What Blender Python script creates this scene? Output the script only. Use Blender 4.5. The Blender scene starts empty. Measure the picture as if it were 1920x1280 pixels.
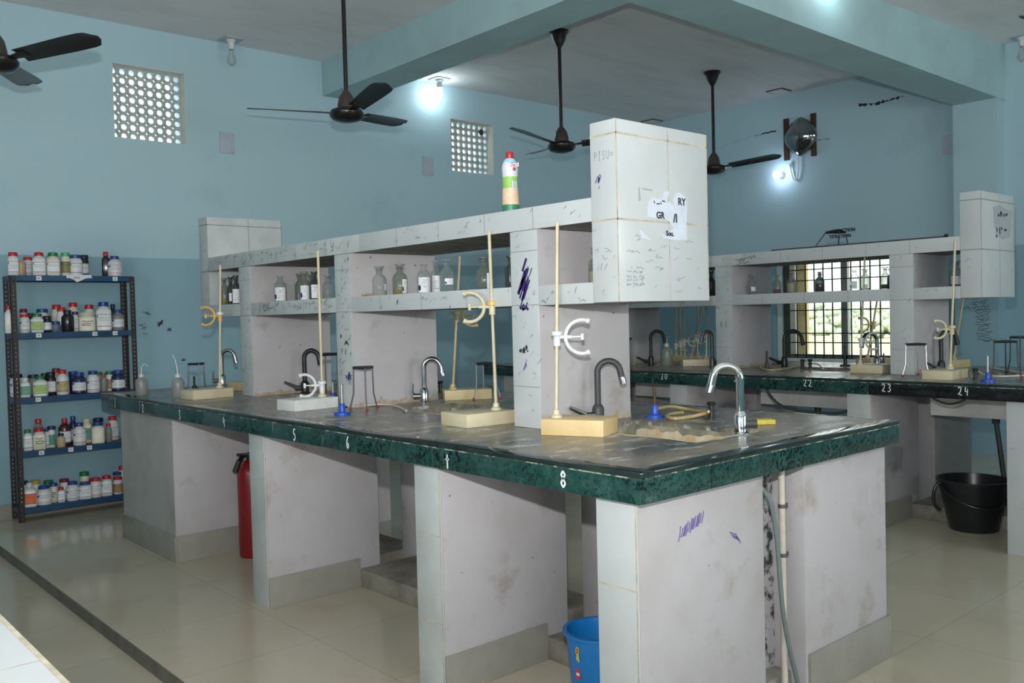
import bpy, bmesh, math, random
from mathutils import Vector, Matrix
random.seed(7)
SC = bpy.context.scene
COL = SC.collection
PI = math.pi

# ------------------------------------------------------------------ camera
F = 1687.92
CP = Vector((-1.74437, -1.49824, 1.26895))
RR = Vector((0.74912938, -0.66196398, -0.02467518))    # camera right
RD = Vector((-0.0375647, -0.00526222, -0.99928034))    # camera down
RF = Vector((0.66135775, 0.74951718, -0.02880856))     # camera forward
cam_d = bpy.data.cameras.new('camera')
cam_d.sensor_width = 36.0
cam_d.lens = F / 1920 * 36
cam_d.clip_start = 0.02
cam_d.clip_end = 300
cam = bpy.data.objects.new('camera', cam_d)
COL.objects.link(cam)
m = Matrix.Identity(4)
for i in range(3):
    m[i][0] = RR[i]; m[i][1] = -RD[i]; m[i][2] = -RF[i]; m[i][3] = CP[i]
cam.matrix_world = m
SC.camera = cam

AX = {'X': 0, 'Y': 1, 'Z': 2}
def at(u, v, ax, val):
    """point of the plane ax = val that is seen at pixel (u, v) of the survey photograph"""
    r = RR * ((u - 960) / F) + RD * ((v - 640) / F) + RF
    k = AX[ax]
    t = (val - CP[k]) / r[k]
    return CP + r * t
def solve(pix, horizontal, free, p):
    """coordinate `free` of p so that p is seen in pixel column (or row) pix"""
    p = Vector(p)
    a = (pix - (960 if horizontal else 640)) / F
    n = (RR if horizontal else RD) - RF * a
    k = AX[free]
    q = p - CP
    q[k] = 0
    return CP[k] - n.dot(q) / n[k]
def colX(u, y, z): return solve(u, True, 'X', (0, y, z))
def colY(u, x, z): return solve(u, True, 'Y', (x, 0, z))
def rowZ(v, x, y): return solve(v, False, 'Z', (x, y, 0))
def depth(p): return (Vector(p) - CP).dot(RF)

# ------------------------------------------------------------------ materials
MATS = {}
def nt(name):
    mt = bpy.data.materials.new(name)
    mt.use_nodes = True
    n = mt.node_tree
    b = n.nodes['Principled BSDF']
    MATS[name] = mt
    return mt, n, b
def lin(c): return (c[0], c[1], c[2], 1)
def noise_mix(n, c1, c2, scale, lo=0.4, hi=0.65, detail=5, coord='Object', stretch=None, rough=0.6):
    tc = n.nodes.new('ShaderNodeTexCoord')
    no = n.nodes.new('ShaderNodeTexNoise')
    no.inputs['Scale'].default_value = scale
    no.inputs['Detail'].default_value = detail
    no.inputs['Roughness'].default_value = rough
    if stretch:
        mp = n.nodes.new('ShaderNodeMapping')
        mp.inputs['Scale'].default_value = stretch
        n.links.new(tc.outputs[coord], mp.inputs['Vector'])
        n.links.new(mp.outputs[0], no.inputs['Vector'])
    else:
        n.links.new(tc.outputs[coord], no.inputs['Vector'])
    mr = n.nodes.new('ShaderNodeMapRange')
    mr.inputs['From Min'].default_value = lo
    mr.inputs['From Max'].default_value = hi
    n.links.new(no.outputs['Fac'], mr.inputs['Value'])
    mx = n.nodes.new('ShaderNodeMix')
    mx.data_type = 'RGBA'
    n.links.new(mr.outputs[0], mx.inputs['Factor'])
    for k, c in (('A', c1), ('B', c2)):
        if isinstance(c, tuple): mx.inputs[6 if k == 'A' else 7].default_value = lin(c)
        else: n.links.new(c, mx.inputs[6 if k == 'A' else 7])
    return mx.outputs[2], no
def bump(n, b, src, strength, dist=0.01):
    bp = n.nodes.new('ShaderNodeBump')
    bp.inputs['Strength'].default_value = strength
    bp.inputs['Distance'].default_value = dist
    n.links.new(src, bp.inputs['Height'])
    n.links.new(bp.outputs[0], b.inputs['Normal'])
def simple(name, c, rough=0.5, metal=0.0, c2=None, scale=20, lo=0.4, hi=0.65, bmp=0, spec=None, trans=0, emit=None, stretch=None):
    mt, n, b = nt(name)
    b.inputs['Base Color'].default_value = lin(c)
    b.inputs['Roughness'].default_value = rough
    b.inputs['Metallic'].default_value = metal
    if spec is not None: b.inputs['Specular IOR Level'].default_value = spec
    if trans: b.inputs['Transmission Weight'].default_value = trans
    if c2 is None and not emit:      # every surface gets a little tonal variation
        c2 = tuple(x * 0.9 for x in c)
    if c2 is not None:
        o, no = noise_mix(n, c, c2, scale, lo, hi, stretch=stretch)
        n.links.new(o, b.inputs['Base Color'])
        if bmp: bump(n, b, no.outputs['Fac'], bmp)
    if emit:
        b.inputs['Emission Color'].default_value = lin(emit[0])
        b.inputs['Emission Strength'].default_value = emit[1]
    return mt

def wall_paint(name, up, low, zline):
    mt, n, b = nt(name)
    g = n.nodes.new('ShaderNodeNewGeometry')
    sx = n.nodes.new('ShaderNodeSeparateXYZ')
    n.links.new(g.outputs['Position'], sx.inputs[0])
    gt = n.nodes.new('ShaderNodeMath'); gt.operation = 'GREATER_THAN'
    gt.inputs[1].default_value = zline
    n.links.new(sx.outputs['Z'], gt.inputs[0])
    mx = n.nodes.new('ShaderNodeMix'); mx.data_type = 'RGBA'
    n.links.new(gt.outputs[0], mx.inputs['Factor'])
    mx.inputs[6].default_value = lin(low)
    mx.inputs[7].default_value = lin(up)
    o, no = noise_mix(n, mx.outputs[2], tuple(0.92 * x for x in low), 1.3, 0.60, 1.0)
    n.links.new(o, b.inputs['Base Color'])
    b.inputs['Roughness'].default_value = 0.55
    b.inputs['Specular IOR Level'].default_value = 0.3
    bump(n, b, no.outputs['Fac'], 0.15, 0.01)
    return mt
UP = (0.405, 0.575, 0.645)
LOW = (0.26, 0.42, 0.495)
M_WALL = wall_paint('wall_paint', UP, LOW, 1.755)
M_BEAM = simple('beam_paint', (0.385, 0.565, 0.60), 0.6, c2=(0.35, 0.50, 0.53), scale=3)
M_CEIL = simple('ceiling_whitewash', (0.76, 0.765, 0.77), 0.8, c2=(0.66, 0.655, 0.65), scale=1.6, stretch=(1, 3, 1), lo=.45, hi=.75)

# floor tiles
mt, n, b = nt('floor_tile'); M_FLOOR = mt
g = n.nodes.new('ShaderNodeNewGeometry')
br = n.nodes.new('ShaderNodeTexBrick')
br.offset = 0.0
br.inputs['Scale'].default_value = 1.0
br.inputs['Brick Width'].default_value = 0.555
br.inputs['Row Height'].default_value = 0.555
br.inputs['Mortar Size'].default_value = 0.0012
br.inputs['Mortar Smooth'].default_value = 0.1
br.inputs['Color1'].default_value = (0.50, 0.46, 0.36, 1)
br.inputs['Color2'].default_value = (0.53, 0.485, 0.38, 1)
br.inputs['Mortar'].default_value = (0.33, 0.30, 0.235, 1)
mp = n.nodes.new('ShaderNodeMapping')
mp.inputs['Location'].default_value = (0.0, -1.695, 0)
n.links.new(g.outputs['Position'], mp.inputs['Vector'])
n.links.new(mp.outputs[0], br.inputs['Vector'])
o, no = noise_mix(n, br.outputs['Color'], (0.36, 0.31, 0.22), 1.4, 0.55, 0.85, coord='Object')
n.links.new(o, b.inputs['Base Color'])
rr_ = n.nodes.new('ShaderNodeMapRange')
rr_.inputs['To Min'].default_value = 0.04; rr_.inputs['To Max'].default_value = 0.20
n.links.new(no.outputs['Fac'], rr_.inputs['Value'])
n.links.new(rr_.outputs[0], b.inputs['Roughness'])
b.inputs['Specular IOR Level'].default_value = 0.5

M_RISER = simple('riser_stone', (0.16, 0.155, 0.13), 0.5, c2=(0.10, 0.095, 0.08), scale=9)
M_TILE = simple('glazed_white_tile', (0.525, 0.556, 0.568), 0.16, c2=(0.49, 0.52, 0.53), scale=4, spec=0.5)
M_TILE_DIRTY = simple('grey_white_tile', (0.49, 0.525, 0.525), 0.22, c2=(0.42, 0.455, 0.455), scale=6, spec=0.5)
M_GROUT = simple('cream_grout', (0.55, 0.50, 0.38), 0.8, c2=(0.35, 0.31, 0.24), scale=18)
M_GROUT_G = simple('grey_grout', (0.30, 0.30, 0.27), 0.8)
M_UNDER = simple('raw_underside', (0.34, 0.33, 0.30), 0.85, c2=(0.22, 0.21, 0.19), scale=8)
M_SKIRT = simple('beige_skirting_tile', (0.31, 0.30, 0.265), 0.25, c2=(0.27, 0.26, 0.23), scale=5)
M_PLINTH = simple('cement_plinth', (0.30, 0.285, 0.24), 0.7, c2=(0.17, 0.155, 0.13), scale=7, bmp=.3)
# lavender plaster with stains and small scuffs
mt, n, b = nt('lavender_plaster'); M_LAV = mt
o1, no1 = noise_mix(n, (0.455, 0.438, 0.46), (0.405, 0.385, 0.39), 3.2, 0.42, 0.66)
o2, no2 = noise_mix(n, o1, (0.29, 0.24, 0.185), 5.5, 0.57, 0.80)
o3, no3 = noise_mix(n, o2, (0.10, 0.09, 0.10), 38, 0.735, 0.78, detail=2)
n.links.new(o3, b.inputs['Base Color'])
b.inputs['Roughness'].default_value = 0.75
bump(n, b, no2.outputs['Fac'], 0.25, 0.01)
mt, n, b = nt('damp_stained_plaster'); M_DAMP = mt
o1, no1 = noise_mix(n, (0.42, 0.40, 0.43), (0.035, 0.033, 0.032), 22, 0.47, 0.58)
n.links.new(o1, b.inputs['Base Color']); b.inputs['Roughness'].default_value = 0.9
# worktop
mt, n, b = nt('dark_stone_worktop'); M_TOP = mt
o1, no1 = noise_mix(n, (0.15, 0.145, 0.128), (0.07, 0.08, 0.074), 4.5, 0.36, 0.66)
o2, no2 = noise_mix(n, o1, (0.25, 0.215, 0.16), 2.6, 0.44, 0.62, stretch=(1, 1.6, 1))
o3, no3 = noise_mix(n, o2, (0.60, 0.60, 0.58), 6.5, 0.525, 0.66, detail=9, stretch=(0.9, 2.6, 1), rough=0.74)
n.links.new(o3, b.inputs['Base Color'])
mr = n.nodes.new('ShaderNodeMapRange')
mr.inputs['To Min'].default_value = 0.08; mr.inputs['To Max'].default_value = 0.50
n.links.new(no2.outputs['Fac'], mr.inputs['Value'])
n.links.new(mr.outputs[0], b.inputs['Roughness'])
M_TOPEDGE = simple('polished_black_green_edge', (0.012, 0.020, 0.019), 0.10, c2=(0.02, 0.035, 0.03), scale=12)
mt, n, b = nt('green_marble'); M_MARB = mt
tc = n.nodes.new('ShaderNodeTexCoord')
vo = n.nodes.new('ShaderNodeTexNoise'); vo.inputs['Scale'].default_value = 78; vo.inputs['Detail'].default_value = 7; vo.inputs['Roughness'].default_value = 0.72
n.links.new(tc.outputs['Object'], vo.inputs['Vector'])
o1, no1 = noise_mix(n, (0.013, 0.050, 0.045), (0.028, 0.082, 0.072), 24, 0.40, 0.66, detail=8)
mr = n.nodes.new('ShaderNodeMapRange')
mr.inputs['From Min'].default_value = 0.455; mr.inputs['From Max'].default_value = 0.485
n.links.new(vo.outputs['Fac'], mr.inputs['Value'])
no4 = n.nodes.new('ShaderNodeTexNoise'); no4.inputs['Scale'].default_value = 2.2
n.links.new(tc.outputs['Object'], no4.inputs['Vector'])
mr4 = n.nodes.new('ShaderNodeMapRange'); mr4.inputs['From Min'].default_value = 0.36; mr4.inputs['From Max'].default_value = 0.52
n.links.new(no4.outputs['Fac'], mr4.inputs['Value'])
inv = n.nodes.new('ShaderNodeMath'); inv.operation = 'SUBTRACT'; inv.inputs[0].default_value = 1.0
n.links.new(mr.outputs[0], inv.inputs[1])
mul = n.nodes.new('ShaderNodeMath'); mul.operation = 'MULTIPLY'
n.links.new(inv.outputs[0], mul.inputs[0]); n.links.new(mr4.outputs[0], mul.inputs[1])
mx = n.nodes.new('ShaderNodeMix'); mx.data_type = 'RGBA'
n.links.new(mul.outputs[0], mx.inputs['Factor'])
n.links.new(o1, mx.inputs[6]); mx.inputs[7].default_value = (0.0015, 0.005, 0.006, 1)
n.links.new(mx.outputs[2], b.inputs['Base Color'])
b.inputs['Roughness'].default_value = 0.14
M_BLACKST = simple('black_granite', (0.008, 0.010, 0.012), 0.12, c2=(0.016, 0.02, 0.022), scale=40)
M_JOINT = simple('pale_joint_line', (0.32, 0.38, 0.30), 0.7, c2=(0.03, 0.05, 0.045), scale=30, lo=.42, hi=.52)
M_BASIN = simple('sink_cement', (0.60, 0.54, 0.41), 0.7, c2=(0.50, 0.37, 0.20), scale=14, bmp=.4)
M_BASINW = simple('white_basin', (0.62, 0.63, 0.62), 0.4, c2=(0.50, 0.50, 0.48), scale=7)
M_CUT = simple('rough_stone_cut', (0.16, 0.165, 0.13), 0.8, c2=(0.33, 0.30, 0.22), scale=16, bmp=.4)
M_GREYR = simple('grey_dirty_render', (0.40, 0.405, 0.395), 0.8, c2=(0.30, 0.29, 0.27), scale=4, lo=.45, hi=.75)
M_RUSTST = simple('rusty_stain', (0.36, 0.26, 0.16), 0.85, c2=(0.42, 0.37, 0.34), scale=40)
M_PAINTW = simple('white_brush_paint', (0.75, 0.78, 0.78), 0.6)
M_INK = simple('ink_grey', (0.05, 0.055, 0.065), 0.6, c2=(0.22, 0.23, 0.25), scale=40)
M_INKB = simple('ink_black', (0.02, 0.02, 0.025), 0.6)
M_INKP = simple('ink_purple', (0.045, 0.02, 0.16), 0.6, c2=(0.015, 0.01, 0.05), scale=60)
M_INKL = simple('ink_lilac', (0.15, 0.115, 0.36), 0.6)
M_CREAM = simple('cream_plastic', (0.60, 0.545, 0.385), 0.4, c2=(0.54, 0.47, 0.31), scale=9)
M_CREAMD = simple('old_cream_plastic', (0.52, 0.43, 0.23), 0.45, c2=(0.42, 0.34, 0.18), scale=9)
M_YELL = simple('ochre_plastic', (0.66, 0.42, 0.13), 0.4)
M_YBASE = simple('yellow_base_plastic', (0.68, 0.52, 0.27), 0.4, c2=(0.62, 0.45, 0.22), scale=7)
M_WPL = simple('white_plastic', (0.68, 0.70, 0.69), 0.35)
M_WPLD = simple('milky_plastic', (0.60, 0.60, 0.55), 0.4, c2=(0.52, 0.52, 0.46), scale=12)
M_CHROME = simple('chrome', (0.74, 0.75, 0.76), 0.07, 1.0)
M_CHROMED = simple('dull_chrome', (0.46, 0.47, 0.48), 0.12, 1.0)
M_HOOD = simple('dark_polished_hood', (0.34, 0.35, 0.36), 0.09, 1.0)
M_DCHROME = simple('worn_chrome', (0.40, 0.40, 0.41), 0.22, 1.0)
M_STEELD = simple('dark_steel', (0.13, 0.13, 0.135), 0.4, 0.5)
M_BLK = simple('black_plastic', (0.013, 0.014, 0.016), 0.4)
M_CHAR = simple('charcoal_rubber', (0.040, 0.045, 0.048), 0.5)
M_BLUEP = simple('burner_blue', (0.015, 0.085, 0.50), 0.35)
M_RUST = simple('rusty_brass', (0.10, 0.055, 0.035), 0.55, 0.2, c2=(0.055, 0.03, 0.022), scale=60)
M_BRASS = simple('grey_steel_tube', (0.42, 0.42, 0.42), 0.3, 0.6)
M_HOSEY = simple('yellowed_hose', (0.47, 0.37, 0.17), 0.4, c2=(0.34, 0.25, 0.11), scale=14)
M_HOSEW = simple('pale_hose', (0.55, 0.55, 0.50), 0.35)
M_HOSEG = simple('grey_green_hose', (0.15, 0.19, 0.19), 0.45)
M_PVC = simple('pvc_pipe', (0.60, 0.56, 0.49), 0.5, c2=(0.48, 0.43, 0.35), scale=8)
M_REDT = simple('red_rubber', (0.35, 0.02, 0.025), 0.5)
M_SPONGE = simple('yellow_sponge', (0.62, 0.50, 0.08), 0.9, c2=(0.5, 0.42, 0.10), scale=40, bmp=.5)
M_FAN = simple('brown_fan_enamel', (0.010, 0.0085, 0.008), 0.28, c2=(0.016, 0.012, 0.011), scale=14)
M_FANH = simple('brown_fan_cover', (0.050, 0.040, 0.037), 0.3)
M_WOOD = simple('dark_wood', (0.060, 0.022, 0.012), 0.6, c2=(0.035, 0.014, 0.009), scale=8, stretch=(1, 1, .1))
M_RACKB = simple('blue_shelf_enamel', (0.012, 0.070, 0.165), 0.4, c2=(0.010, 0.050, 0.12), scale=8)
M_RACKP = simple('brown_slotted_angle', (0.040, 0.024, 0.022), 0.5, c2=(0.022, 0.015, 0.016), scale=12)
M_RACKPAN = simple('shelf_dusty_board', (0.17, 0.13, 0.095), 0.8, c2=(0.10, 0.08, 0.06), scale=10)
M_RACKRED = simple('shelf_red_sheet', (0.25, 0.06, 0.03), 0.6, c2=(0.15, 0.04, 0.025), scale=10)
M_PAPER = simple('paper', (0.76, 0.78, 0.80), 0.7)
M_PAPERB = simple('bluish_paper', (0.60, 0.66, 0.755), 0.6)
M_EXT = simple('extinguisher_red', (0.22, 0.010, 0.014), 0.3)
M_BUCKB = simple('blue_bucket_plastic', (0.010, 0.18, 0.52), 0.3)
M_BUCKK = simple('black_bucket_plastic', (0.012, 0.014, 0.016), 0.28)
M_JALI = simple('jali_cement', (0.46, 0.52, 0.52), 0.8, c2=(0.38, 0.44, 0.44), scale=9)
M_REVEAL = simple('window_reveal_whitewash', (0.62, 0.65, 0.60), 0.8)
M_PLATE = simple('lavender_blank_plate', (0.43, 0.49, 0.57), 0.5)
M_ALU = simple('window_aluminium', (0.36, 0.37, 0.36), 0.4, 0.6)
M_FRAMED = simple('dark_window_frame', (0.06, 0.06, 0.055), 0.5)
M_GRILL = simple('black_grill_paint', (0.010, 0.010, 0.010), 0.6)
M_STRIPW = simple('pale_window_trim', (0.62, 0.70, 0.66), 0.6)
M_ORANGE = simple('orange_exterior_paint', (0.93, 0.66, 0.33), 0.8)
M_FIELD = simple('dry_field', (0.62, 0.55, 0.38), 0.95, c2=(0.50, 0.52, 0.33), scale=.25)
M_TREE = simple('haze_tinted_leaves', (0.68, 0.73, 0.58), 0.95, c2=(0.58, 0.66, 0.50), scale=1.2)  # distance haze is mixed into this pale leaf colour
M_BULBW = simple('lit_bulb', (1, 1, 1), 0.4, emit=((0.85, 0.97, 1.0), 60))
M_BULBB = simple('lit_led', (1, 1, 1), 0.4, emit=((0.76, 0.82, 1.0), 34))

def glassy(name, col, fac_lo=0.10, fac_hi=0.75, rough=0.06, body=(0.5, 0.53, 0.52)):
    """thin bottle glass: clear seen face-on, denser and shinier towards the rim"""
    mt = bpy.data.materials.new(name); mt.use_nodes = True
    n = mt.node_tree; MATS[name] = mt
    for x in list(n.nodes): n.nodes.remove(x)
    out = n.nodes.new('ShaderNodeOutputMaterial')
    tr = n.nodes.new('ShaderNodeBsdfTransparent'); tr.inputs[0].default_value = lin(col)
    pr = n.nodes.new('ShaderNodeBsdfPrincipled')
    pr.inputs['Roughness'].default_value = rough
    pr.inputs['Specular IOR Level'].default_value = 0.8
    tc = n.nodes.new('ShaderNodeTexCoord')
    no = n.nodes.new('ShaderNodeTexNoise'); no.inputs['Scale'].default_value = 30
    n.links.new(tc.outputs['Object'], no.inputs['Vector'])
    mx0 = n.nodes.new('ShaderNodeMix'); mx0.data_type = 'RGBA'
    mx0.inputs[6].default_value = lin(body); mx0.inputs[7].default_value = lin(tuple(0.85 * x for x in body))
    n.links.new(no.outputs['Fac'], mx0.inputs['Factor'])
    n.links.new(mx0.outputs[2], pr.inputs['Base Color'])
    lw = n.nodes.new('ShaderNodeLayerWeight'); lw.inputs['Blend'].default_value = 0.35
    mr = n.nodes.new('ShaderNodeMapRange')
    mr.inputs['To Min'].default_value = fac_lo; mr.inputs['To Max'].default_value = fac_hi
    n.links.new(lw.outputs['Facing'], mr.inputs['Value'])
    ms = n.nodes.new('ShaderNodeMixShader')
    n.links.new(mr.outputs[0], ms.inputs[0])
    n.links.new(tr.outputs[0], ms.inputs[1]); n.links.new(pr.outputs[0], ms.inputs[2])
    n.links.new(ms.outputs[0], out.inputs[0])
    return mt
G_CLEAR = glassy('clear_glass', (0.90, 0.92, 0.91), 0.12, 0.75, body=(0.40, 0.43, 0.42))
G_GREEN = glassy('greyish_green_glass', (0.78, 0.82, 0.77), 0.22, 0.85, body=(0.26, 0.29, 0.25))
G_DARK = glassy('dark_glass', (0.32, 0.36, 0.36), 0.45, 0.95, body=(0.085, 0.10, 0.10))
G_BROWN = glassy('brown_glass', (0.30, 0.24, 0.18), 0.55, 0.95, body=(0.05, 0.035, 0.028))
G_PLAST = glassy('translucent_plastic', (0.72, 0.73, 0.70), 0.45, 0.85, rough=0.3, body=(0.42, 0.43, 0.42))
G_GREENP = glassy('greenish_plastic', (0.66, 0.72, 0.62), 0.50, 0.85, rough=0.3, body=(0.36, 0.42, 0.36))
G_BULB = glassy('bulb_glass', (0.92, 0.93, 0.93), 0.12, 0.8, body=(0.5, 0.55, 0.55))
G_PANE = glassy('window_pane', (0.93, 0.96, 0.95), 0.02, 0.25, body=(0.4, 0.45, 0.45))
G_FILM = glassy('clear_tape', (0.90, 0.92, 0.94), 0.30, 0.6, rough=0.12, body=(0.62, 0.66, 0.68))

# ------------------------------------------------------------------ mesh builder
class MB:
    def __init__(s):
        s.bm = bmesh.new(); s.cur = 0
    def m(s, i):
        s.cur = i; return s
    def _face(s, vs):
        try:
            f = s.bm.faces.new(vs); f.material_index = s.cur; f.smooth = True
            return f
        except ValueError:
            return None
    def hull8(s, P, bev=0):
        v = [s.bm.verts.new(p) for p in P]
        fs = [s._face([v[i] for i in q]) for q in ((0, 3, 2, 1), (4, 5, 6, 7), (0, 1, 5, 4), (1, 2, 6, 5), (2, 3, 7, 6), (3, 0, 4, 7))]
        if bev:
            es = list({e for f in fs for e in f.edges})
            r = bmesh.ops.bevel(s.bm, geom=es, offset=bev, segments=2, affect='EDGES', profile=0.6)
            for f in r['faces']: f.material_index = s.cur; f.smooth = True
        return s
    def box(s, x0, x1, y0, y1, z0, z1, bev=0):
        return s.hull8([(x0, y0, z0), (x1, y0, z0), (x1, y1, z0), (x0, y1, z0), (x0, y0, z1), (x1, y0, z1), (x1, y1, z1), (x0, y1, z1)], bev)
    def obox(s, c, sx, sy, sz, rz=0, bev=0):
        """box standing on c, turned by rz"""
        ca, sa = math.cos(rz), math.sin(rz)
        P = []
        for z in (0, sz):
            for dx, dy in ((-.5, -.5), (.5, -.5), (.5, .5), (-.5, .5)):
                a, b_ = dx * sx, dy * sy
                P.append((c[0] + a * ca - b_ * sa, c[1] + a * sa + b_ * ca, c[2] + z))
        return s.hull8(P, bev)
    def rings(s, R, cap0=True, cap1=True, closed=True):
        V = [[s.bm.verts.new(p) for p in r] for r in R]
        k = len(R[0])
        for a, b_ in zip(V, V[1:]):
            for i in range(k if closed else k - 1):
                j = (i + 1) % k
                s._face([a[i], a[j], b_[j], b_[i]])
        if cap0: s._face(V[0][::-1])
        if cap1: s._face(V[-1])
        return s
    def lathe(s, prof, c=(0, 0, 0), seg=24, sq=None, cap0=True, cap1=True, asp=1.0, rz=0.0):
        """prof [(r,z)] about the vertical axis through c; sq = superellipse exponent (4+ squarish)"""
        R = []
        ca, sa = math.cos(rz), math.sin(rz)
        for k, (r, z) in enumerate(prof):
            e = (sq[k] if isinstance(sq, (list, tuple)) else sq) or 2.0
            ring = []
            for i in range(seg):
                t = 2 * PI * (i + .5) / seg
                cx, sx_ = math.cos(t), math.sin(t)
                px = math.copysign(abs(cx) ** (2 / e), cx) * r
                py = math.copysign(abs(sx_) ** (2 / e), sx_) * r * asp
                ring.append((c[0] + px * ca - py * sa, c[1] + px * sa + py * ca, c[2] + z))
            R.append(ring)
        return s.rings(R, cap0, cap1)
    def tube(s, pts, r, seg=8, cap=True):
        pts = [Vector(p) for p in pts]
        n_ = len(pts)
        rad = r if isinstance(r, (list, tuple)) else [r] * n_
        tan = []
        for i in range(n_):
            a = pts[max(0, i - 1)]; b_ = pts[min(n_ - 1, i + 1)]
            tan.append((b_ - a).normalized())
        ref = Vector((0, 0, 1)) if abs(tan[0].z) < .9 else Vector((1, 0, 0))
        u = tan[0].cross(ref).normalized()
        R = []
        for i in range(n_):
            u = (u - tan[i] * u.dot(tan[i])).normalized()
            w = tan[i].cross(u)
            R.append([tuple(pts[i] + (u * math.cos(2 * PI * k / seg) + w * math.sin(2 * PI * k / seg)) * rad[i]) for k in range(seg)])
        return s.rings(R, cap, cap)
    def ball(s, c, r, seg=14, sz=1.0):
        prof = [(max(1e-4, r * math.sin(PI * i / 8)), -r * sz * math.cos(PI * i / 8)) for i in range(9)]
        return s.lathe(prof, c, seg)
    def poly(s, pts):
        s._face([s.bm.verts.new(p) for p in pts]); return s
    def slab(s, pts, nrm, t):
        """flat outline with thickness t along nrm"""
        nrm = Vector(nrm) * t
        a = [Vector(p) for p in pts]
        return s.rings([[tuple(p) for p in a], [tuple(p + nrm) for p in a]])
    def stroke(s, pts, nrm, w, t=0.0006):
        """flat brush stroke along pts on a surface with normal nrm"""
        nrm = Vector(nrm).normalized()
        pts = [Vector(p) for p in pts]
        L, R_ = [], []
        for i, p in enumerate(pts):
            d = (pts[min(i + 1, len(pts) - 1)] - pts[max(i - 1, 0)])
            if d.length < 1e-9: d = Vector((0, 0, 1))
            q = nrm.cross(d.normalized()).normalized() * (w / 2)
            L.append(p + q + nrm * t); R_.append(p - q + nrm * t)
        vl = [s.bm.verts.new(p) for p in L]; vr = [s.bm.verts.new(p) for p in R_]
        for i in range(len(pts) - 1):
            s._face([vl[i], vr[i], vr[i + 1], vl[i + 1]])
        return s

ORG = {}
def build(name, mb, mats, parent=None, loc=None, ang=35, local=False):
    if not isinstance(mats, (list, tuple)): mats = [mats]
    me = bpy.data.meshes.new(name)
    off = ORG.get(parent, Vector((0, 0, 0))) if parent is not None else (Vector(loc) if (loc and not local) else Vector((0, 0, 0)))
    if off.length: bmesh.ops.translate(mb.bm, verts=mb.bm.verts[:], vec=-off)
    bmesh.ops.recalc_face_normals(mb.bm, faces=mb.bm.faces[:])
    mb.bm.to_mesh(me); mb.bm.free()
    for x in mats: me.materials.append(x)
    me.set_sharp_from_angle(angle=math.radians(ang))
    o = bpy.data.objects.new(name, me)
    COL.objects.link(o)
    if parent is not None:
        o.parent = parent; ORG[o] = ORG.get(parent, Vector((0, 0, 0)))
    else:
        if loc: o.location = loc
        ORG[o] = off
    return o
LABELS = {}
def tag(o, label, cat, group=None):
    if label in LABELS: print('DUPLICATE LABEL', label)
    nw = len(label.split())
    if nw < 4 or nw > 16: print('LABEL LENGTH', nw, label)
    LABELS[label] = o
    o['label'] = label; o['category'] = cat
    if group: o['group'] = group
    return o
def thing(name, label, cat, loc=(0, 0, 0), rz=0.0, group=None, local=False):
    """an Empty at the base of a thing; its parts are its children"""
    o = bpy.data.objects.new(name, None)
    o.empty_display_size = 0.05
    COL.objects.link(o)
    o.location = loc; o.rotation_euler = (0, 0, rz)
    ORG[o] = Vector((0, 0, 0)) if local else Vector(loc)
    return tag(o, label, cat, group)
def struct(name, mb, mats, parent=None, ang=35):
    o = build(name, mb, mats, parent, ang=ang)
    if parent is None: o['kind'] = 'structure'
    return o
def dup(root, loc, rz, label, group=None):
    """copy of a thing with copies of its parts and sub-parts"""
    r = root.copy(); COL.objects.link(r)
    r.location = loc; r.rotation_euler = (0, 0, rz)
    if group: r['group'] = group
    tag(r, label, root['category'], group or root.get('group'))
    for ch in list(root.children):
        c = ch.copy(); COL.objects.link(c); c.parent = r
        for g_ in list(ch.children):
            d = g_.copy(); COL.objects.link(d); d.parent = c
    return r
def arc(c, r, a0, a1, n_, ex, ez):
    """points of an arc in the plane of unit vectors ex, ez"""
    c = Vector(c); ex = Vector(ex); ez = Vector(ez)
    return [c + ex * (r * math.cos(a0 + (a1 - a0) * i / n_)) + ez * (r * math.sin(a0 + (a1 - a0) * i / n_)) for i in range(n_ + 1)]
def text(name, s, size, pos, ex, ez, mat, parent, bold=0.0, sx=1.0):
    """flat lettering, reading along ex, upright along ez"""
    cu = bpy.data.curves.new(name, 'FONT')
    cu.body = s; cu.size = size; cu.align_x = 'CENTER'; cu.align_y = 'CENTER'
    cu.offset = bold; cu.extrude = 0.0003; cu.resolution_u = 3
    tmp = bpy.data.objects.new(name, cu)
    COL.objects.link(tmp)
    dg = bpy.context.evaluated_depsgraph_get()
    me = bpy.data.meshes.new_from_object(tmp.evaluated_get(dg))
    bpy.data.objects.remove(tmp); bpy.data.curves.remove(cu)
    ex = Vector(ex).normalized(); ez = Vector(ez).normalized()
    pos = Vector(pos) - ORG.get(parent, Vector((0, 0, 0)))
    for v in me.vertices:
        x, y, z = v.co
        v.co = pos + ex * (x * sx) + ez * y + ex.cross(ez) * (z + 0.0009)
    me.materials.clear(); me.materials.append(mat)
    o = bpy.data.objects.new(name, me)
    COL.objects.link(o); o.parent = parent; ORG[o] = ORG.get(parent, Vector((0, 0, 0)))
    return o
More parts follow.
